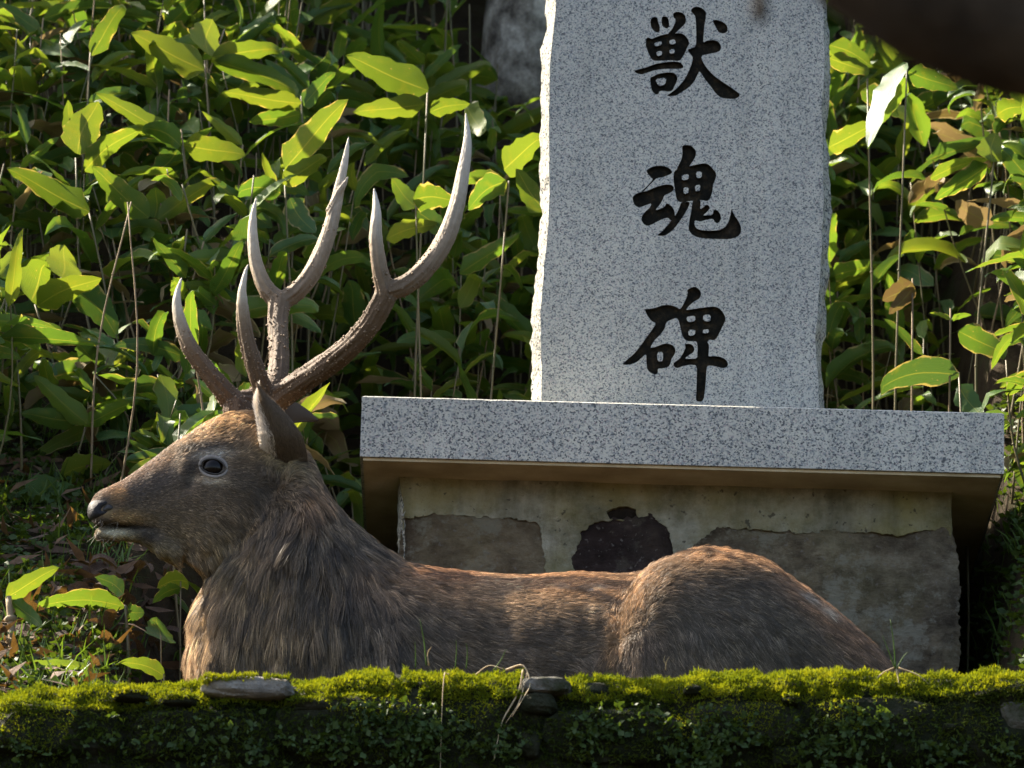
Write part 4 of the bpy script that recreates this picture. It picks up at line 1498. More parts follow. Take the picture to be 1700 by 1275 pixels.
for yy in (-.63, -.41):       # forelegs folded under the chest, hind shanks along the belly
    limb([(640, 1240, yy, .050), (540, 1275, yy, .040), (420, 1290, yy, .030), (395, 1297, yy, .026), (470, 1303, yy, .017), (560, 1305, yy, .016), (590, 1303, yy, .020)])
    limb([(1060, 1230, yy - .05, .06), (1040, 1290, yy - .05, .035), (1150, 1300, yy - .05, .022), (1260, 1303, yy - .05, .018), (1000, 1304, yy - .07, .017)])
tmp = bm_obj('stag_body_source', bm, None)
md = tmp.modifiers.new('r', 'REMESH')
md.mode = 'VOXEL'
md.voxel_size = 0.0040
md = tmp.modifiers.new('s', 'SMOOTH')
md.factor, md.iterations = 0.5, 7
dg = bpy.context.evaluated_depsgraph_get()
me = bpy.data.meshes.new_from_object(tmp.evaluated_get(dg))
src = tmp.data
bpy.data.objects.remove(tmp)
bpy.data.meshes.remove(src)
me.name = 'body'
nv = len(me.vertices)
co_b = np.empty(nv * 3, np.float32)
me.vertices.foreach_get('co', co_b)
co_b = co_b.reshape(-1, 3).astype(float)
no_b = np.empty(nv * 3, np.float32)
me.vertices.foreach_get('normal', no_b)
no_b = no_b.reshape(-1, 3).astype(float)
pxy = proj_np(co_b)
near_ = (no_b @ np.array(TOCAM)) > -0.1


def gau(cx, cy, rx, ry, rot=0.0, p=None):
    p = pxy if p is None else p
    a = math.radians(rot)
    dx, dy = p[:, 0] - cx, p[:, 1] - cy
    u = (dx * math.cos(a) + dy * math.sin(a)) / rx
    v = (-dx * math.sin(a) + dy * math.cos(a)) / ry
    return np.exp(-(u * u + v * v))


# modelling of the face and muscles: brow ridge, eye socket, cheek bone, nostril, mouth, flank hollow (metres along the normal)
SCULPT = [(345, 745, 40, 12, -8, .007), (354, 776, 20, 13, 0, -.008), (318, 797, 9, 14, 20, -.006), (395, 805, 40, 16, 20, .004), (300, 830, 45, 12, -25, .003), (208, 874, 42, 3.2, 3, -.008), (195, 863, 34, 6, 5, .003), (190, 887, 24, 6, 3, .003),
          (180, 840, 12, 6, -10, -.003), (240, 835, 40, 18, -20, -.004), (420, 900, 50, 40, 0, .005), (820, 1080, 30, 90, 10, -.008), (690, 1030, 60, 50, 0, .006), (960, 1080, 45, 60, 0, -.010), (1120, 985, 60, 40, 0, .008),
          (1200, 1060, 90, 60, 0, .006), (480, 830, 20, 50, 15, -.006), (340, 990, 12, 40, -10, -.007), (365, 1030, 10, 60, -5, .006)]
disp = np.zeros(nv)
for cx, cy, rx, ry, ro, amt in SCULPT:
    disp += amt * gau(cx, cy, rx, ry, ro)
disp *= near_
neckw = np.clip((pxy[:, 1] - 820) / 120, 0, 1) * np.clip((700 - pxy[:, 0]) / 150, 0, 1)
disp += np.array([noise.noise(Vector((c[0] * 45, c[1] * 45, c[2] * 16))) for c in co_b]) * (0.0012 + 0.0065 * neckw)
co_b += no_b * disp[:, None]
me.vertices.foreach_set('co', co_b.astype(np.float32).ravel())
me.polygons.foreach_set('use_smooth', [True] * len(me.polygons))
me.update()

FUR = [  # pelage pattern plus painted sun on back, rump, chest, forehead and a dark mouth crease: (cx, cy, rx, ry, rotation, colour, strength), painted in order over the ground colour
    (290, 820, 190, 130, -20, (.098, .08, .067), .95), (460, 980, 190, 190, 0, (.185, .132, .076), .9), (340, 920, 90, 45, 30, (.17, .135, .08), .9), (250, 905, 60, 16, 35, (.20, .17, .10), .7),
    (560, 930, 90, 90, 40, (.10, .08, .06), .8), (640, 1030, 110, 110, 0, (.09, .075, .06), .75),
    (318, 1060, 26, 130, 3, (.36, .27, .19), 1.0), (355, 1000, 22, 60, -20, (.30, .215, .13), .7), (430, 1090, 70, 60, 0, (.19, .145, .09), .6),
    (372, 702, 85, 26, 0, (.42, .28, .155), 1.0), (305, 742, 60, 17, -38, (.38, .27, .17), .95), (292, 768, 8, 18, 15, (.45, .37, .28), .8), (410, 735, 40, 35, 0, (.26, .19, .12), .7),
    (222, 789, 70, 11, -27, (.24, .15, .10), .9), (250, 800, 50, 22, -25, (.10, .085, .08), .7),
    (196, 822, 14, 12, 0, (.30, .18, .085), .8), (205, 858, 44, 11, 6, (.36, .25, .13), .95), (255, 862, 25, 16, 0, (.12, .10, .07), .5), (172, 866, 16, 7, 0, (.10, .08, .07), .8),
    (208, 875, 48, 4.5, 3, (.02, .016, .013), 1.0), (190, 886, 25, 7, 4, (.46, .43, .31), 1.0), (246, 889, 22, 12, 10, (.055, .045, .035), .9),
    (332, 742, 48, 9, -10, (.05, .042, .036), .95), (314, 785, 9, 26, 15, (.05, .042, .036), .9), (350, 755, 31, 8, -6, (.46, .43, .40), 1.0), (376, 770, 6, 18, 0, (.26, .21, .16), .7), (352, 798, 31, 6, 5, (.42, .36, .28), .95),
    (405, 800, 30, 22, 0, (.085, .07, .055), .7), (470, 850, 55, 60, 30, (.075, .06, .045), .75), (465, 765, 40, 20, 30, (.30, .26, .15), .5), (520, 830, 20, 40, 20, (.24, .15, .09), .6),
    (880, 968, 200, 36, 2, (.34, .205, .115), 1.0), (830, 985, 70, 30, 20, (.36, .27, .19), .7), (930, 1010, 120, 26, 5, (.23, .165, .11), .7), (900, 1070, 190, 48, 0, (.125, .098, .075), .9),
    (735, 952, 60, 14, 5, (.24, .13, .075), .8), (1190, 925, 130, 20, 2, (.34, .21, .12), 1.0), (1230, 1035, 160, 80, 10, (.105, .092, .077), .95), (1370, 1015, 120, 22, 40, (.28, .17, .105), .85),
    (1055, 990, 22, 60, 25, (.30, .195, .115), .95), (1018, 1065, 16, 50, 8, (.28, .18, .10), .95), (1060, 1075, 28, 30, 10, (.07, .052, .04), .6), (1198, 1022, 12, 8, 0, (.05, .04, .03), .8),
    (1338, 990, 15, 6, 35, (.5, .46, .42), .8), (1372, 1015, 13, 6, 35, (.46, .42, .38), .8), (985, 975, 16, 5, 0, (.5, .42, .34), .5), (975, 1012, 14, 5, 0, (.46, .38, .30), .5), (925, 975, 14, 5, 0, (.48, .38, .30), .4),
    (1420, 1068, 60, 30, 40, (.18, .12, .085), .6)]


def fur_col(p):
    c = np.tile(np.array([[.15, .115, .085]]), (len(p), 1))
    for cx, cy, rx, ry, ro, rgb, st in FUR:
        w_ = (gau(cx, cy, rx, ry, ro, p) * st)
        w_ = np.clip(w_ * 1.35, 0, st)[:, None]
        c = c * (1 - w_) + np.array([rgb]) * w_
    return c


ca = me.color_attributes.new('fur_colour', 'FLOAT_COLOR', 'POINT')
cc = np.ones((nv, 4), np.float32)
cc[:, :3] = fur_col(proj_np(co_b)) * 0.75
ca.data.foreach_set('color', cc.ravel())
t = NT('stag hide')
a_ = t.n('ShaderNodeAttribute', attribute_name='fur_colour')
c = t.mix(1.0, a_.outputs['Color'], t.ramp(t.noise(150, 4), [(0.3, (.6, .6, .6)), (.7, (1, 1, 1))]), 'MULTIPLY')
M['hide'] = t.done(t.bsdf(c, 0.95, 0.1, t.noise(220, 3), 0.002))
body = link('body', me, M['hide'], stag)
bpy.context.view_layer.update()
me.calc_loop_triangles()
tri = np.empty(len(me.loop_triangles) * 3, np.int32)
me.loop_triangles.foreach_get('vertices', tri)
tri = tri.reshape(-1, 3)
bvh = BVHTree.FromPolygons([tuple(c) for c in co_b], tri.tolist())


def on_body(px, py):
    d = (ROT @ Vector(((px - 850.0) / F, (637.5 - py) / F, -1.0))).normalized()
    h = bvh.ray_cast(CAM, d)
    return (h[0], h[1]) if h[0] is not None else (P(px, py, SY), Vector(TOCAM))


# eyes, with lids
t = NT('wet dark eye')
b = t.bsdf((0.006, 0.004, 0.003), 0.12, 0.16)
M['eye'] = t.done(b)
M['lid'] = plain('grey eyelid skin', [(0.3, (.13, .112, .095)), (.7, (.21, .185, .16))], 60, .6, .3, 150, .001)
M['lash'] = plain('black lid rim', [(0.3, (.012, .01, .009)), (.7, (.03, .025, .02))], 60, .5, .4, 150, .001)
ep, en = on_body(354, 776)
hc = Vector((ep.x, hy(354), ep.z))


def mirror_y(v):
    return Vector((v.x + 0.012, 2 * hy(354) - v.y, v.z))


for far in (False, True):
    bm = bmesh.new()
    bmesh.ops.create_uvsphere(bm, u_segments=24, v_segments=16, radius=0.0225)
    c = ep - en * 0.0105
    for v in bm.verts:
        v.co = v.co * 1.0 + c
        if far:
            v.co = mirror_y(v.co)
    eo = bm_obj('eye', bm, M['eye'], stag, True)
    for nm, mat, rad, sx, sz, a0, a1, off in (('eyelid', 'lid', .0046, 23, 16.5, 175, 365, .0010), ('eyelid', 'lid', .0036, 23, 16.5, 5, 175, .0005), ('lid_rim', 'lash', .0020, 20.5, 13.5, 170, 370, .0050), ('lid_rim', 'lash', .0013, 20.5, 13.5, 5, 175, .0040)):
        pts = []
        for k in range(13):
            a = math.radians(a0 + (a1 - a0) * k / 12)
            q, n_ = on_body(354 + sx * math.cos(a), 776 + sz * math.sin(a) + 0.10 * sx * math.cos(a))
            q = q + n_ * off
            # keep the lid outside the ball
            dv = q - c
            if dv.length < 0.0230:
                q = c + dv.normalized() * 0.0230
            pts.append(mirror_y(q) if far else q)
        bm = bmesh.new()
        tube(bm, pts, [rad * (0.45 + 0.55 * math.sin(math.pi * k / 12)) for k in range(13)], 8)
        lo = bm_obj(nm, bm, M[mat], eo, True)

# nose pad and nostrils
t = NT('wet black nose')
b = t.bsdf(t.ramp(t.noise(120, 4), [(.3, (.012, .011, .012)), (.7, (.024, .021, .022))]), 0.5, 0.16, t.noise(420, 3), .0015)
M['nose'] = t.done(b)
bm = bmesh.new()
bmesh.ops.create_icosphere(bm, subdivisions=4, radius=1.0)
nc = P(165, 842, hy(165))
for v in bm.verts:
    q = v.co.copy()
    q = Vector([math.copysign(abs(k) ** .85, k) for k in q])
    dx = q.x * 22 + 0.0
    dz = -q.z * 18 * (1 - 0.18 * q.x)
    yy = hy(165) + q.y * 0.0295 * (1 - .05 * q.x)
    px_, py_ = 167 + dx, 844 + dz - 0.26 * dx
    co_ = P(px_, py_, yy)
    # comma-shaped nostril pressed in on each side
    w_ = math.exp(-(((px_ - 175) / 9) ** 2 + ((py_ - 842 + .3 * (px_ - 175)) / 5.0) ** 2))
    co_.y -= math.copysign(1, q.y) * 0.012 * w_ if abs(q.y) > .3 else 0
    v.co = co_
no_ = bm_obj('nose', bm, M['nose'], stag, True)

for sgn in (-1, 1):
    bm = bmesh.new()
    bmesh.ops.create_icosphere(bm, subdivisions=3, radius=1.0)
    for v in bm.verts:
        q = v.co.copy()
        px_ = 178 + 9.5 * q.x
        py_ = 843 - 5.5 * q.z - 0.35 * 9.5 * q.x + 3.0 * q.x * q.x
        v.co = P(px_, py_, hy(178) + sgn * (0.0235 + 0.005 * q.y))
    nso = bm_obj('nostril', bm, M['lash'], no_, True)

# ears
t = NT('ear skin')
a_ = t.n('ShaderNodeAttribute', attribute_name='fur_colour')
M['ear'] = t.done(t.bsdf(a_.outputs['Color'], .95, .05))


def ear(edge_a, edge_b, y0, y1, bulge, name='ear', pale=1.0, inner=(.55, .47, .38)):
    """leaf-shaped cupped ear between its two traced edges, base to tip"""
    A, Bq = spline(edge_a, 5), spline(edge_b, 5)
    n = min(len(A), len(Bq))
    vs, cols = [], []
    W = 10
    for i in range(n):
        s = i / (n - 1)
        for j in range(W + 1):
            u = j / W
            px_ = A[i][0] * (1 - u) + Bq[i][0] * u
            py_ = A[i][1] * (1 - u) + Bq[i][1] * u
            yy = y0 + (y1 - y0) * s + bulge * math.sin(math.pi * (0.15 + 0.85 * u)) * math.sin(math.pi * min(1, .35 + .65 * (1 - s) ** .8)) + (0.018 * (1 - u) ** 2 * (1 - s * .5)) + 0.055 * max(0, 1 - s / .42) ** 1.4
            vs.append(P(px_, py_, yy))
            base_c = (.15, .112, .078) if pale else (.06, .045, .032)
            k = pale * math.exp(-(u / (0.06 + .09 * s)) ** 2)
            cols.append(tuple(np.array(base_c) * (1 - k) + np.array((.62, .54, .44)) * k))
    fs = [(i * (W + 1) + j, i * (W + 1) + j + 1, (i + 1) * (W + 1) + j + 1, (i + 1) * (W + 1) + j) for i in range(n - 1) for j in range(W)]
    nvv = len(vs)
    th_ = 0.0035
    v2 = [v + Vector((0, th_, 0)) for v in vs]
    f2 = [tuple(q + nvv for q in f[::-1]) for f in fs]
    rimf = []
    for i in range(n - 1):
        for j in (0, W):
            a, b_ = i * (W + 1) + j, (i + 1) * (W + 1) + j
            rimf.append((a, b_, b_ + nvv, a + nvv))
    o = mesh_obj(name, vs + v2, fs + f2 + rimf, M['ear'], stag, True)
    c4 = np.ones((nvv * 2, 4), np.float32)
    c4[:nvv, :3] = cols
    c4[nvv:, :3] = np.array(cols) * 0 + np.array(inner)
    o.data.color_attributes.new('fur_colour', 'FLOAT_COLOR', 'POINT').data.foreach_set('color', c4.ravel())
    return o, n, W


ear_n, en_, ew_ = ear([(449, 785), (442, 759), (436, 727), (430, 696), (425, 670), (429, 645)], [(503, 800), (511, 768), (503, 728), (481, 694), (456, 668), (431, 645)], -.605, -.63, -.020)
ear_f, _, _ = ear([(440, 700), (462, 672), (485, 666), (505, 676), (520, 688), (528, 697)], [(440, 720), (465, 706), (485, 702), (505, 700), (518, 700), (529, 698)], -.46, -.40, -.006, pale=0.0, inner=(.09, .07, .05))

# antlers
t = NT('antler')
a_ = t.n('ShaderNodeAttribute', attribute_name='tip').outputs['Fac']
st_ = t.noise(60, 6, .7)
f_ = t.math('ADD', a_, t.math('MULTIPLY', t.math('SUBTRACT', st_, .5), .35))
c = t.ramp(f_, [(0.0, (.078, .046, .024)), (.28, (.13, .088, .052)), (.50, (.22, .165, .108)), (.76, (.36, .305, .23)), (1.0, (.50, .445, .365))])
pe = t.n('ShaderNodeAttribute', attribute_name='pearl').outputs['Fac']
c = t.mix(t.math('MULTIPLY', pe, .5), c, (.34, .25, .17))
mp = t.n('ShaderNodeMapping')
mp.inputs['Scale'].default_value = (1, 1, .22)
t.l(t.coord(), mp.inputs[0])
M['antler'] = t.done(t.bsdf(c, .6, .2, t.noise(190, 5, .7, mp.outputs[0]), .004))


def antler(branches, seed):
    bm = bmesh.new()
    skel, axes = [], []
    for br in branches:
        s_ = spline(br, 8)
        pts = [P(q[0], q[1], q[2]) for q in s_]
        tube(bm, pts, [max(q[3], 1.7) * .00100 for q in s_], 14)
        for q, p in zip(s_, pts):
            skel.append((p, q[4]))
        base_i = len(skel) - len(pts)
        arc = 0.0
        for i_ in range(len(pts)):
            tg = (pts[min(i_ + 1, len(pts) - 1)] - pts[max(i_ - 1, 0)]).normalized()
            if i_:
                arc += (pts[i_] - pts[i_ - 1]).length
            axes.append((tg, arc))
    tmp = bm_obj('antler_source', bm, None)
    md = tmp.modifiers.new('r', 'REMESH')
    md.mode = 'VOXEL'
    md.voxel_size = 0.0024
    md = tmp.modifiers.new('s', 'SMOOTH')
    md.factor, md.iterations = .5, 4
    me = bpy.data.meshes.new_from_object(tmp.evaluated_get(bpy.context.evaluated_depsgraph_get()))
    src = tmp.data
    bpy.data.objects.remove(tmp)
    bpy.data.meshes.remove(src)
    kd = KDTree(len(skel))
    for i, (p, _) in enumerate(skel):
        kd.insert(p, i)
    kd.balance()
    rs = random.Random(seed)
    vs = [v.co.copy() for v in me.vertices]
    ns_ = [v.normal.copy() for v in me.vertices]
    fs = [tuple(p.vertices) for p in me.polygons]
    tip = [skel[kd.find(v)[1]][1] for v in vs]
    ax = []
    for i, v in enumerate(vs):
        si = kd.find(v)[1]
        tg, arc = axes[si]
        rv_ = v - skel[si][0]
        e1 = tg.cross(Vector((.31, .9, .1))).normalized()
        e2 = tg.cross(e1)
        an = math.atan2(rv_.dot(e2), rv_.dot(e1))
        g_ = 0.0030 * noise.noise((math.cos(an) * 3.4, math.sin(an) * 3.4, arc * 9)) + 0.0014 * noise.noise((math.cos(an) * 8, math.sin(an) * 8, arc * 22)) + 0.0007 * noise.noise((v.x * 60, v.y * 60, v.z * 60))
        vs[i] = v + ns_[i] * g_ * (1.2 - tip[i])
    pearl = [0.0] * len(vs)
    for _ in range(2000):
        i = rs.randrange(len(me.vertices))
        if tip[i] > rs.uniform(.1, .6):
            continue
        r_ = .0007 + .0019 * rs.random() ** 2.2
        o_ = len(vs)
        c_ = vs[i]
        for d in ((1, 0, 0), (-1, 0, 0), (0, 1, 0), (0, -1, 0), (0, 0, 1), (0, 0, -1)):
            vs.append(c_ + Vector(d) * r_ + ns_[i] * r_ * .3)
            tip.append(tip[i])
            pearl.append(1.0)
        fs += [(o_ + a, o_ + b_, o_ + c2) for a, b_, c2 in ((0, 2, 4), (2, 1, 4), (1, 3, 4), (3, 0, 4), (2, 0, 5), (1, 2, 5), (3, 1, 5), (0, 3, 5))]
    o = mesh_obj('antler', vs, fs, M['antler'], stag, True)
    for nm, dat in (('tip', tip), ('pearl', pearl)):
        o.data.attributes.new(nm, 'FLOAT', 'POINT').data.foreach_set('value', dat)
    return o


antler([
    [(440, 700, -.555, 20, 0), (450, 675, -.56, 23, 0), (470, 655, -.57, 22.5, 0), (520, 621, -.61, 21, .05), (570, 584, -.65, 20, .1), (608, 546, -.68, 19.5, .15), (632, 508, -.70, 20, .2), (645, 478, -.71, 20, .25)],
    [(640, 485, -.71, 17, .25), (630, 445, -.72, 14.5, .42), (624, 395, -.73, 12, .65), (625, 350, -.73, 8, .9), (621, 312, -.725, 2, 1)],
    [(640, 485, -.71, 18, .25), (670, 474, -.705, 18, .3), (702, 450, -.70, 17.5, .36), (735, 405, -.69, 16.5, .48), (757, 345, -.68, 14.5, .66), (770, 280, -.67, 11.5, .82), (776, 230, -.665, 7.5, .95), (773, 187, -.66, 2, 1)],
    [(445, 665, -.56, 20, 0), (432, 635, -.575, 17, .05), (420, 600, -.59, 15.5, .12), (409, 560, -.60, 13.5, .25), (403, 520, -.61, 11.5, .5), (402, 485, -.615, 8, .85), (407, 455, -.615, 4.5, 1), (412, 438, -.615, 1.8, 1)],
], 1)
antler([
    [(400, 705, -.49, 20, 0), (395, 682, -.478, 28, 0), (400, 670, -.47, 23, 0), (425, 660, -.45, 19, .02), (452, 640, -.42, 18, .05), (462, 610, -.39, 18, .1), (463, 570, -.36, 18, .18), (461, 532, -.335, 19, .24), (464, 500, -.32, 21, .3)],
    [(464, 502, -.32, 18, .3), (441, 478, -.315, 16, .42), (426, 440, -.31, 12.5, .6), (420, 400, -.31, 10, .8), (420, 362, -.31, 7, .95), (425, 329, -.31, 2, 1)],
    [(464, 502, -.32, 18, .3), (492, 484, -.315, 17, .36), (520, 450, -.31, 16.5, .42), (541, 400, -.305, 14, .52), (555, 350, -.30, 12, .64), (566, 300, -.30, 9, .8), (574, 260, -.30, 6, .95), (579, 227, -.30, 2, 1)],
    [(546, 352, -.30, 8, .55), (562, 322, -.305, 6.5, .65), (572, 305, -.31, 4.5, .75), (578, 292, -.315, 1.8, .85)],
    [(393, 672, -.475, 22, 0), (372, 650, -.48, 19, .05), (345, 617, -.485, 16.5, .12), (318, 580, -.49, 14.5, .28), (302, 545, -.49, 12, .55), (294, 510, -.49, 9.5, .85), (295, 485, -.49, 6, 1), (302, 460, -.49, 1.8, 1)],
], 2)

# ---- coat: individual hairs
FLOW = [  # px, py, direction in the picture, length mm, lift, clump
    (160, 835, 1, -.3, 4, .25, 0), (200, 800, 1, -.45, 5, .25, 0), (200, 850, 1, .1, 5, .3, 0), (195, 890, .8, .2, 4, .2, 0), (250, 820, 1, -.1, 6, .25, .1), (260, 770, 1, -.5, 6, .25, .1), (300, 870, 1, .3, 8, .3, .2), (310, 735, 1, -.6, 9, .35, .3),
    (345, 745, 1, -.2, 6, .2, .1), (352, 810, 1, .2, 6, .2, .1), (400, 790, 1, .2, 8, .25, .1), (370, 700, .9, -.5, 13, .5, .5), (410, 720, .6, -.7, 13, .45, .4), (300, 920, .8, .7, 9, .3, .2), (400, 870, .8, .7, 14, .3, .4), (440, 830, .5, 1, 20, .35, .5),
    (470, 780, .4, 1, 16, .3, .4), (500, 800, .6, 1, 22, .35, .5), (530, 850, .1, 1, 34, .35, .7), (500, 880, -.35, 1, 42, .35, .8), (450, 900, -.1, 1, 36, .35, .8), (400, 940, -.1, 1, 32, .35, .7), (350, 950, .3, 1, 22, .4, .6),
    (455, 788, -.1, -1, 13, .8, .5), (478, 790, .2, -.8, 14, .8, .5), (500, 760, .6, .2, 15, .5, .5), (330, 1000, .05, 1, 30, .3, .7), (312, 1060, .1, 1, 34, .28, .7), (380, 1020, -.15, 1, 45, .3, .8), (450, 1000, -.2, 1, 48, .3, .8), (500, 1060, -.05, 1, 46, .3, .8), (430, 1090, .05, 1, 44, .3, .8), (560, 960, -.15, 1, 42, .3, .75), (600, 920, .3, 1, 30, .3, .6),
    (560, 1060, .1, 1, 42, .28, .75), (620, 1000, .3, 1, 32, .28, .6), (640, 1080, .35, 1, 32, .28, .6), (680, 960, .9, .5, 22, .25, .45), (720, 1040, .8, .7, 24, .25, .4), (780, 960, 1, .1, 17, .25, .3), (800, 1060, 1, .4, 19, .25, .35), (900, 970, 1, .1, 15, .25, .3),
    (920, 1050, 1, .25, 17, .25, .35), (1000, 960, 1, .1, 15, .25, .3), (985, 1060, 1, .1, 16, .25, .35), (1025, 1040, -.15, -.6, 17, .45, .45), (1050, 990, .1, -.7, 17, .45, .45), (1015, 1090, -.3, .5, 18, .4, .45), (1050, 1080, .3, .9, 18, .25, .4), (1100, 940, .7, -.45, 17, .6, .35), (1180, 922, 1, -.1, 20, .75, .45), (1240, 930, 1, .0, 21, .75, .45),
    (1150, 990, .8, .5, 16, .22, .35), (1150, 1070, .4, 1, 18, .22, .4), (1250, 1000, 1, .7, 17, .22, .35), (1260, 1080, .6, 1, 18, .22, .4), (1330, 980, 1, .7, 17, .3, .35), (1360, 1060, 1, .9, 18, .25, .35), (1430, 1060, 1, .9, 18, .3, .35)]
fl = np.array(FLOW, float)
v0, v1, v2 = co_b[tri[:, 0]], co_b[tri[:, 1]], co_b[tri[:, 2]]
me.update()
me.vertices.foreach_get('normal', (nb_ := np.empty(nv * 3, np.float32)))
nb_ = nb_.reshape(-1, 3).astype(float)
area = np.linalg.norm(np.cross(v1 - v0, v2 - v0), axis=1) / 2
cen = (v0 + v1 + v2) / 3
cpx = proj_np(cen)
fn = unit(np.cross(v1 - v0, v2 - v0))
facing = fn @ np.array(TOCAM)
dens = np.where(facing > -0.35, 1.0, 0.22) * np.where(cpx[:, 1] > 1170, 0.12, 1.0)
dens *= np.where(cpx[:, 0] < 460, np.where(cpx[:, 1] < 960, 1.9, 1.15), 1.0)
prob = area * dens
NH = 150000
idx = RNG.choice(len(tri), size=NH, p=prob / prob.sum())
u_, v_ = RNG.random(NH), RNG.random(NH)
sw = u_ + v_ > 1
u_[sw], v_[sw] = 1 - u_[sw], 1 - v_[sw]
w0 = (1 - u_ - v_)[:, None]
root = v0[idx] * w0 + v1[idx] * u_[:, None] + v2[idx] * v_[:, None]
nrm = unit(nb_[tri[idx, 0]] * w0 + nb_[tri[idx, 1]] * u_[:, None] + nb_[tri[idx, 2]] * v_[:, None])
rp = proj_np(root)
keep = ~((((rp[:, 0] - 354) / 22) ** 2 + ((rp[:, 1] - 776) / 15) ** 2) < 1)
keep &= ~((((rp[:, 0] - 165) / 23) ** 2 + ((rp[:, 1] - 844) / 18) ** 2) < 1)
root, nrm, rp = root[keep], nrm[keep], rp[keep]
NH = len(root)
par = np.zeros((NH, 5))
for s0 in range(0, NH, 20000):
    d2 = (rp[s0:s0 + 20000, None, 0] - fl[None, :, 0]) ** 2 + (rp[s0:s0 + 20000, None, 1] - fl[None, :, 1]) ** 2
    w_ = 1.0 / (d2 + 120.0) ** 1.8
    w_ /= w_.sum(1, keepdims=True)
    par[s0:s0 + 20000] = w_ @ fl[:, 2:7]
ix, iy = np.array(ROT.col[0]), np.array(ROT.col[1])
dirv = par[:, :1] * ix - par[:, 1:2] * iy + RNG.normal(size=(NH, 3)) * 0.14
dirv = unit(dirv - nrm * (dirv * nrm).sum(1, keepdims=True))
Lh = par[:, 2] * 0.001 * np.where(par[:, 2] > 26, 1.22, 1.0) * RNG.uniform(.7, 1.25, NH)
lift, clump = par[:, 3] * RNG.uniform(.6, 1.4, NH), par[:, 4]
K = 5
sk = np.linspace(0, 1, K)
wav = RNG.normal(size=(NH, 3)) * 0.05
pts = root[:, None, :] + Lh[:, None, None] * (dirv[:, None, :] * sk[None, :, None] + nrm[:, None, :] * (lift[:, None] * (sk - 0.62 * sk ** 2)[None, :] * 1.3)[:, :, None] + wav[:, None, :] * (sk ** 2)[None, :, None])
pts[:, :, 2] -= (0.18 * Lh[:, None] * np.clip(Lh[:, None] / .04, 0, 1) * sk[None, :] ** 2)
# locks: hairs lean towards a neighbouring guide hair
NG = 3800
gi_ = RNG.choice(NH, NG, replace=False)
kd = KDTree(NG)
for i, g_ in enumerate(gi_):
    r_ = root[g_]
    kd.insert((r_[0], r_[1], r_[2] * .55), i)
kd.balance()
nn_ = np.array([gi_[kd.find((r_[0], r_[1], r_[2] * .55))[1]] for r_ in root])
wk = (clump[:, None] * sk[None, :] ** 1.1)[:, :, None]
gp = pts[nn_]
pts = pts + (gp - pts) * wk * RNG.uniform(.5, 1, NH)[:, None, None]
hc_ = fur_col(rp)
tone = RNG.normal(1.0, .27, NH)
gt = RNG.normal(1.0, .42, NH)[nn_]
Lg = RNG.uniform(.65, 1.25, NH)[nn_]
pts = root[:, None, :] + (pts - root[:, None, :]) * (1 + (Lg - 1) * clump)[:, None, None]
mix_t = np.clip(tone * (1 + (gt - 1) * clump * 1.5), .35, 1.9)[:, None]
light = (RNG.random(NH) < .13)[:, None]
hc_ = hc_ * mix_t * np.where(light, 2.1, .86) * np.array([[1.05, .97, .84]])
rad = np.where(Lh > .022, .00042, .00034) * RNG.uniform(.75, 1.2, NH)

# hairs on the near ear: short ones over its back, a pale fringe along the front edge
em = ear_n.data
ev = np.array([v.co for v in em.vertices])[:len(em.vertices) // 2]
er, ed_, el_, ec_ = [], [], [], []
W1 = ew_ + 1
for _ in range(13000):
    i = random.randrange(en_ - 1)
    fr_ = random.random() < .33
    uu = random.random() ** (3 if fr_ else 1) * (0.3 if fr_ else 1)
    j = min(ew_ - 1, int(uu * ew_))
    a_, b_ = random.random(), uu * ew_ - j
    p0 = ev[i * W1 + j] * (1 - a_) * (1 - b_) + ev[i * W1 + j + 1] * (1 - a_) * b_ + ev[(i + 1) * W1 + j] * a_ * (1 - b_) + ev[(i + 1) * W1 + j + 1] * a_ * b_
    al = unit((ev[(i + 1) * W1 + j] - ev[i * W1 + j])[None])[0]
    across = unit((ev[i * W1 + j] - ev[i * W1 + j + 1])[None])[0]
    if fr_:
        d = al * .8 + across * random.uniform(.1, .9) + np.array((0, -.15, 0))
        el_.append(random.uniform(.007, .018))
        ec_.append((.80, .72, .62))
    else:
        d = al + np.array((random.gauss(0, .15), -.25, random.gauss(0, .15)))
        el_.append(random.uniform(.006, .013))
        q = min(1, max(0, (uu - .03) * 6))
        ec_.append(tuple((np.array((.155, .115, .08)) * q + np.array((.6, .5, .4)) * (1 - q)) * random.uniform(.6, 1.4)))
    er.append(p0)
    ed_.append(d)
er, ed_, el_, ec_ = np.array(er), unit(np.array(ed_)), np.array(el_), np.array(ec_)
ep_ = er[:, None, :] + el_[:, None, None] * ed_[:, None, :] * sk[None, :, None]
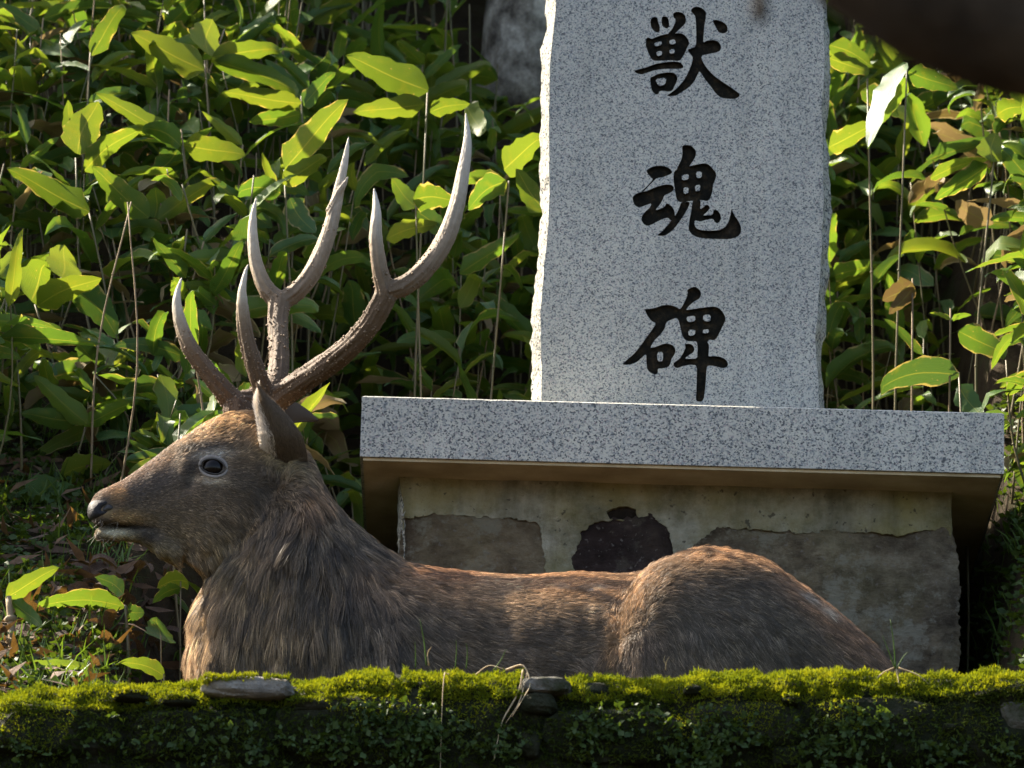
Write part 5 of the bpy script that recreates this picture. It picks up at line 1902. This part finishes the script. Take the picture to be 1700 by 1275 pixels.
# whiskers and chin hairs
wr, wd, wl = [], [], []
for _ in range(26):
    px_, py_ = random.uniform(158, 200), random.uniform(862, 896)
    q, n_ = on_body(px_, py_)
    wr.append(q)
    wd.append((random.uniform(-.6, .1), -.5, random.uniform(-.9, -.1)))
    wl.append(random.uniform(.012, .03))
wr, wd, wl = np.array(wr), unit(np.array(wd)), np.array(wl)
wp_ = wr[:, None, :] + wl[:, None, None] * wd[:, None, :] * sk[None, :, None]
pts = np.concatenate([pts, ep_, wp_])
hc_ = np.concatenate([hc_, ec_, np.tile([[.5, .45, .38]], (len(wr), 1))])
rad = np.concatenate([rad, np.full(len(er), .00032), np.full(len(wr), .0002)])
NT_ = len(pts)
cu = bpy.data.hair_curves.new('fur')
cu.add_curves([K] * NT_)
cu.position_data.foreach_set('vector', pts.astype(np.float32).ravel())
ra = cu.attributes.get('radius') or cu.attributes.new('radius', 'FLOAT', 'POINT')
ra.data.foreach_set('value', (rad[:, None] * np.array([1, .95, .8, .55, .15])[None, :]).astype(np.float32).ravel())
hcol = np.ones((NT_, 4), np.float32)
hcol[:, :3] = np.clip(hc_, 0, .95)
at = cu.attributes.new('hair_colour', 'FLOAT_COLOR', 'CURVE')
at.data.foreach_set('color', hcol.ravel())
t = NT('stag hair')
a_ = t.n('ShaderNodeAttribute', attribute_name='hair_colour')
df = t.n('ShaderNodeBsdfDiffuse')
tl = t.n('ShaderNodeBsdfTranslucent')
t.l(a_.outputs['Color'], df.inputs[0])
t.l(a_.outputs['Color'], tl.inputs[0])
mx = t.n('ShaderNodeMixShader')
mx.inputs[0].default_value = .3
t.l(df.outputs[0], mx.inputs[1])
t.l(tl.outputs[0], mx.inputs[2])
gl = t.n('ShaderNodeBsdfGlossy')
gl.inputs['Roughness'].default_value = .38
gl.inputs['Color'].default_value = (.8, .78, .75, 1)
m2 = t.n('ShaderNodeMixShader')
m2.inputs[0].default_value = .045
t.l(mx.outputs[0], m2.inputs[1])
t.l(gl.outputs[0], m2.inputs[2])
M['hair'] = t.done(m2)
cu.materials.append(M['hair'])
fo = bpy.data.objects.new('fur', cu)
COL.objects.link(fo)
fo.parent = stag
fo.matrix_parent_inverse = Matrix.Translation(-stag.location)
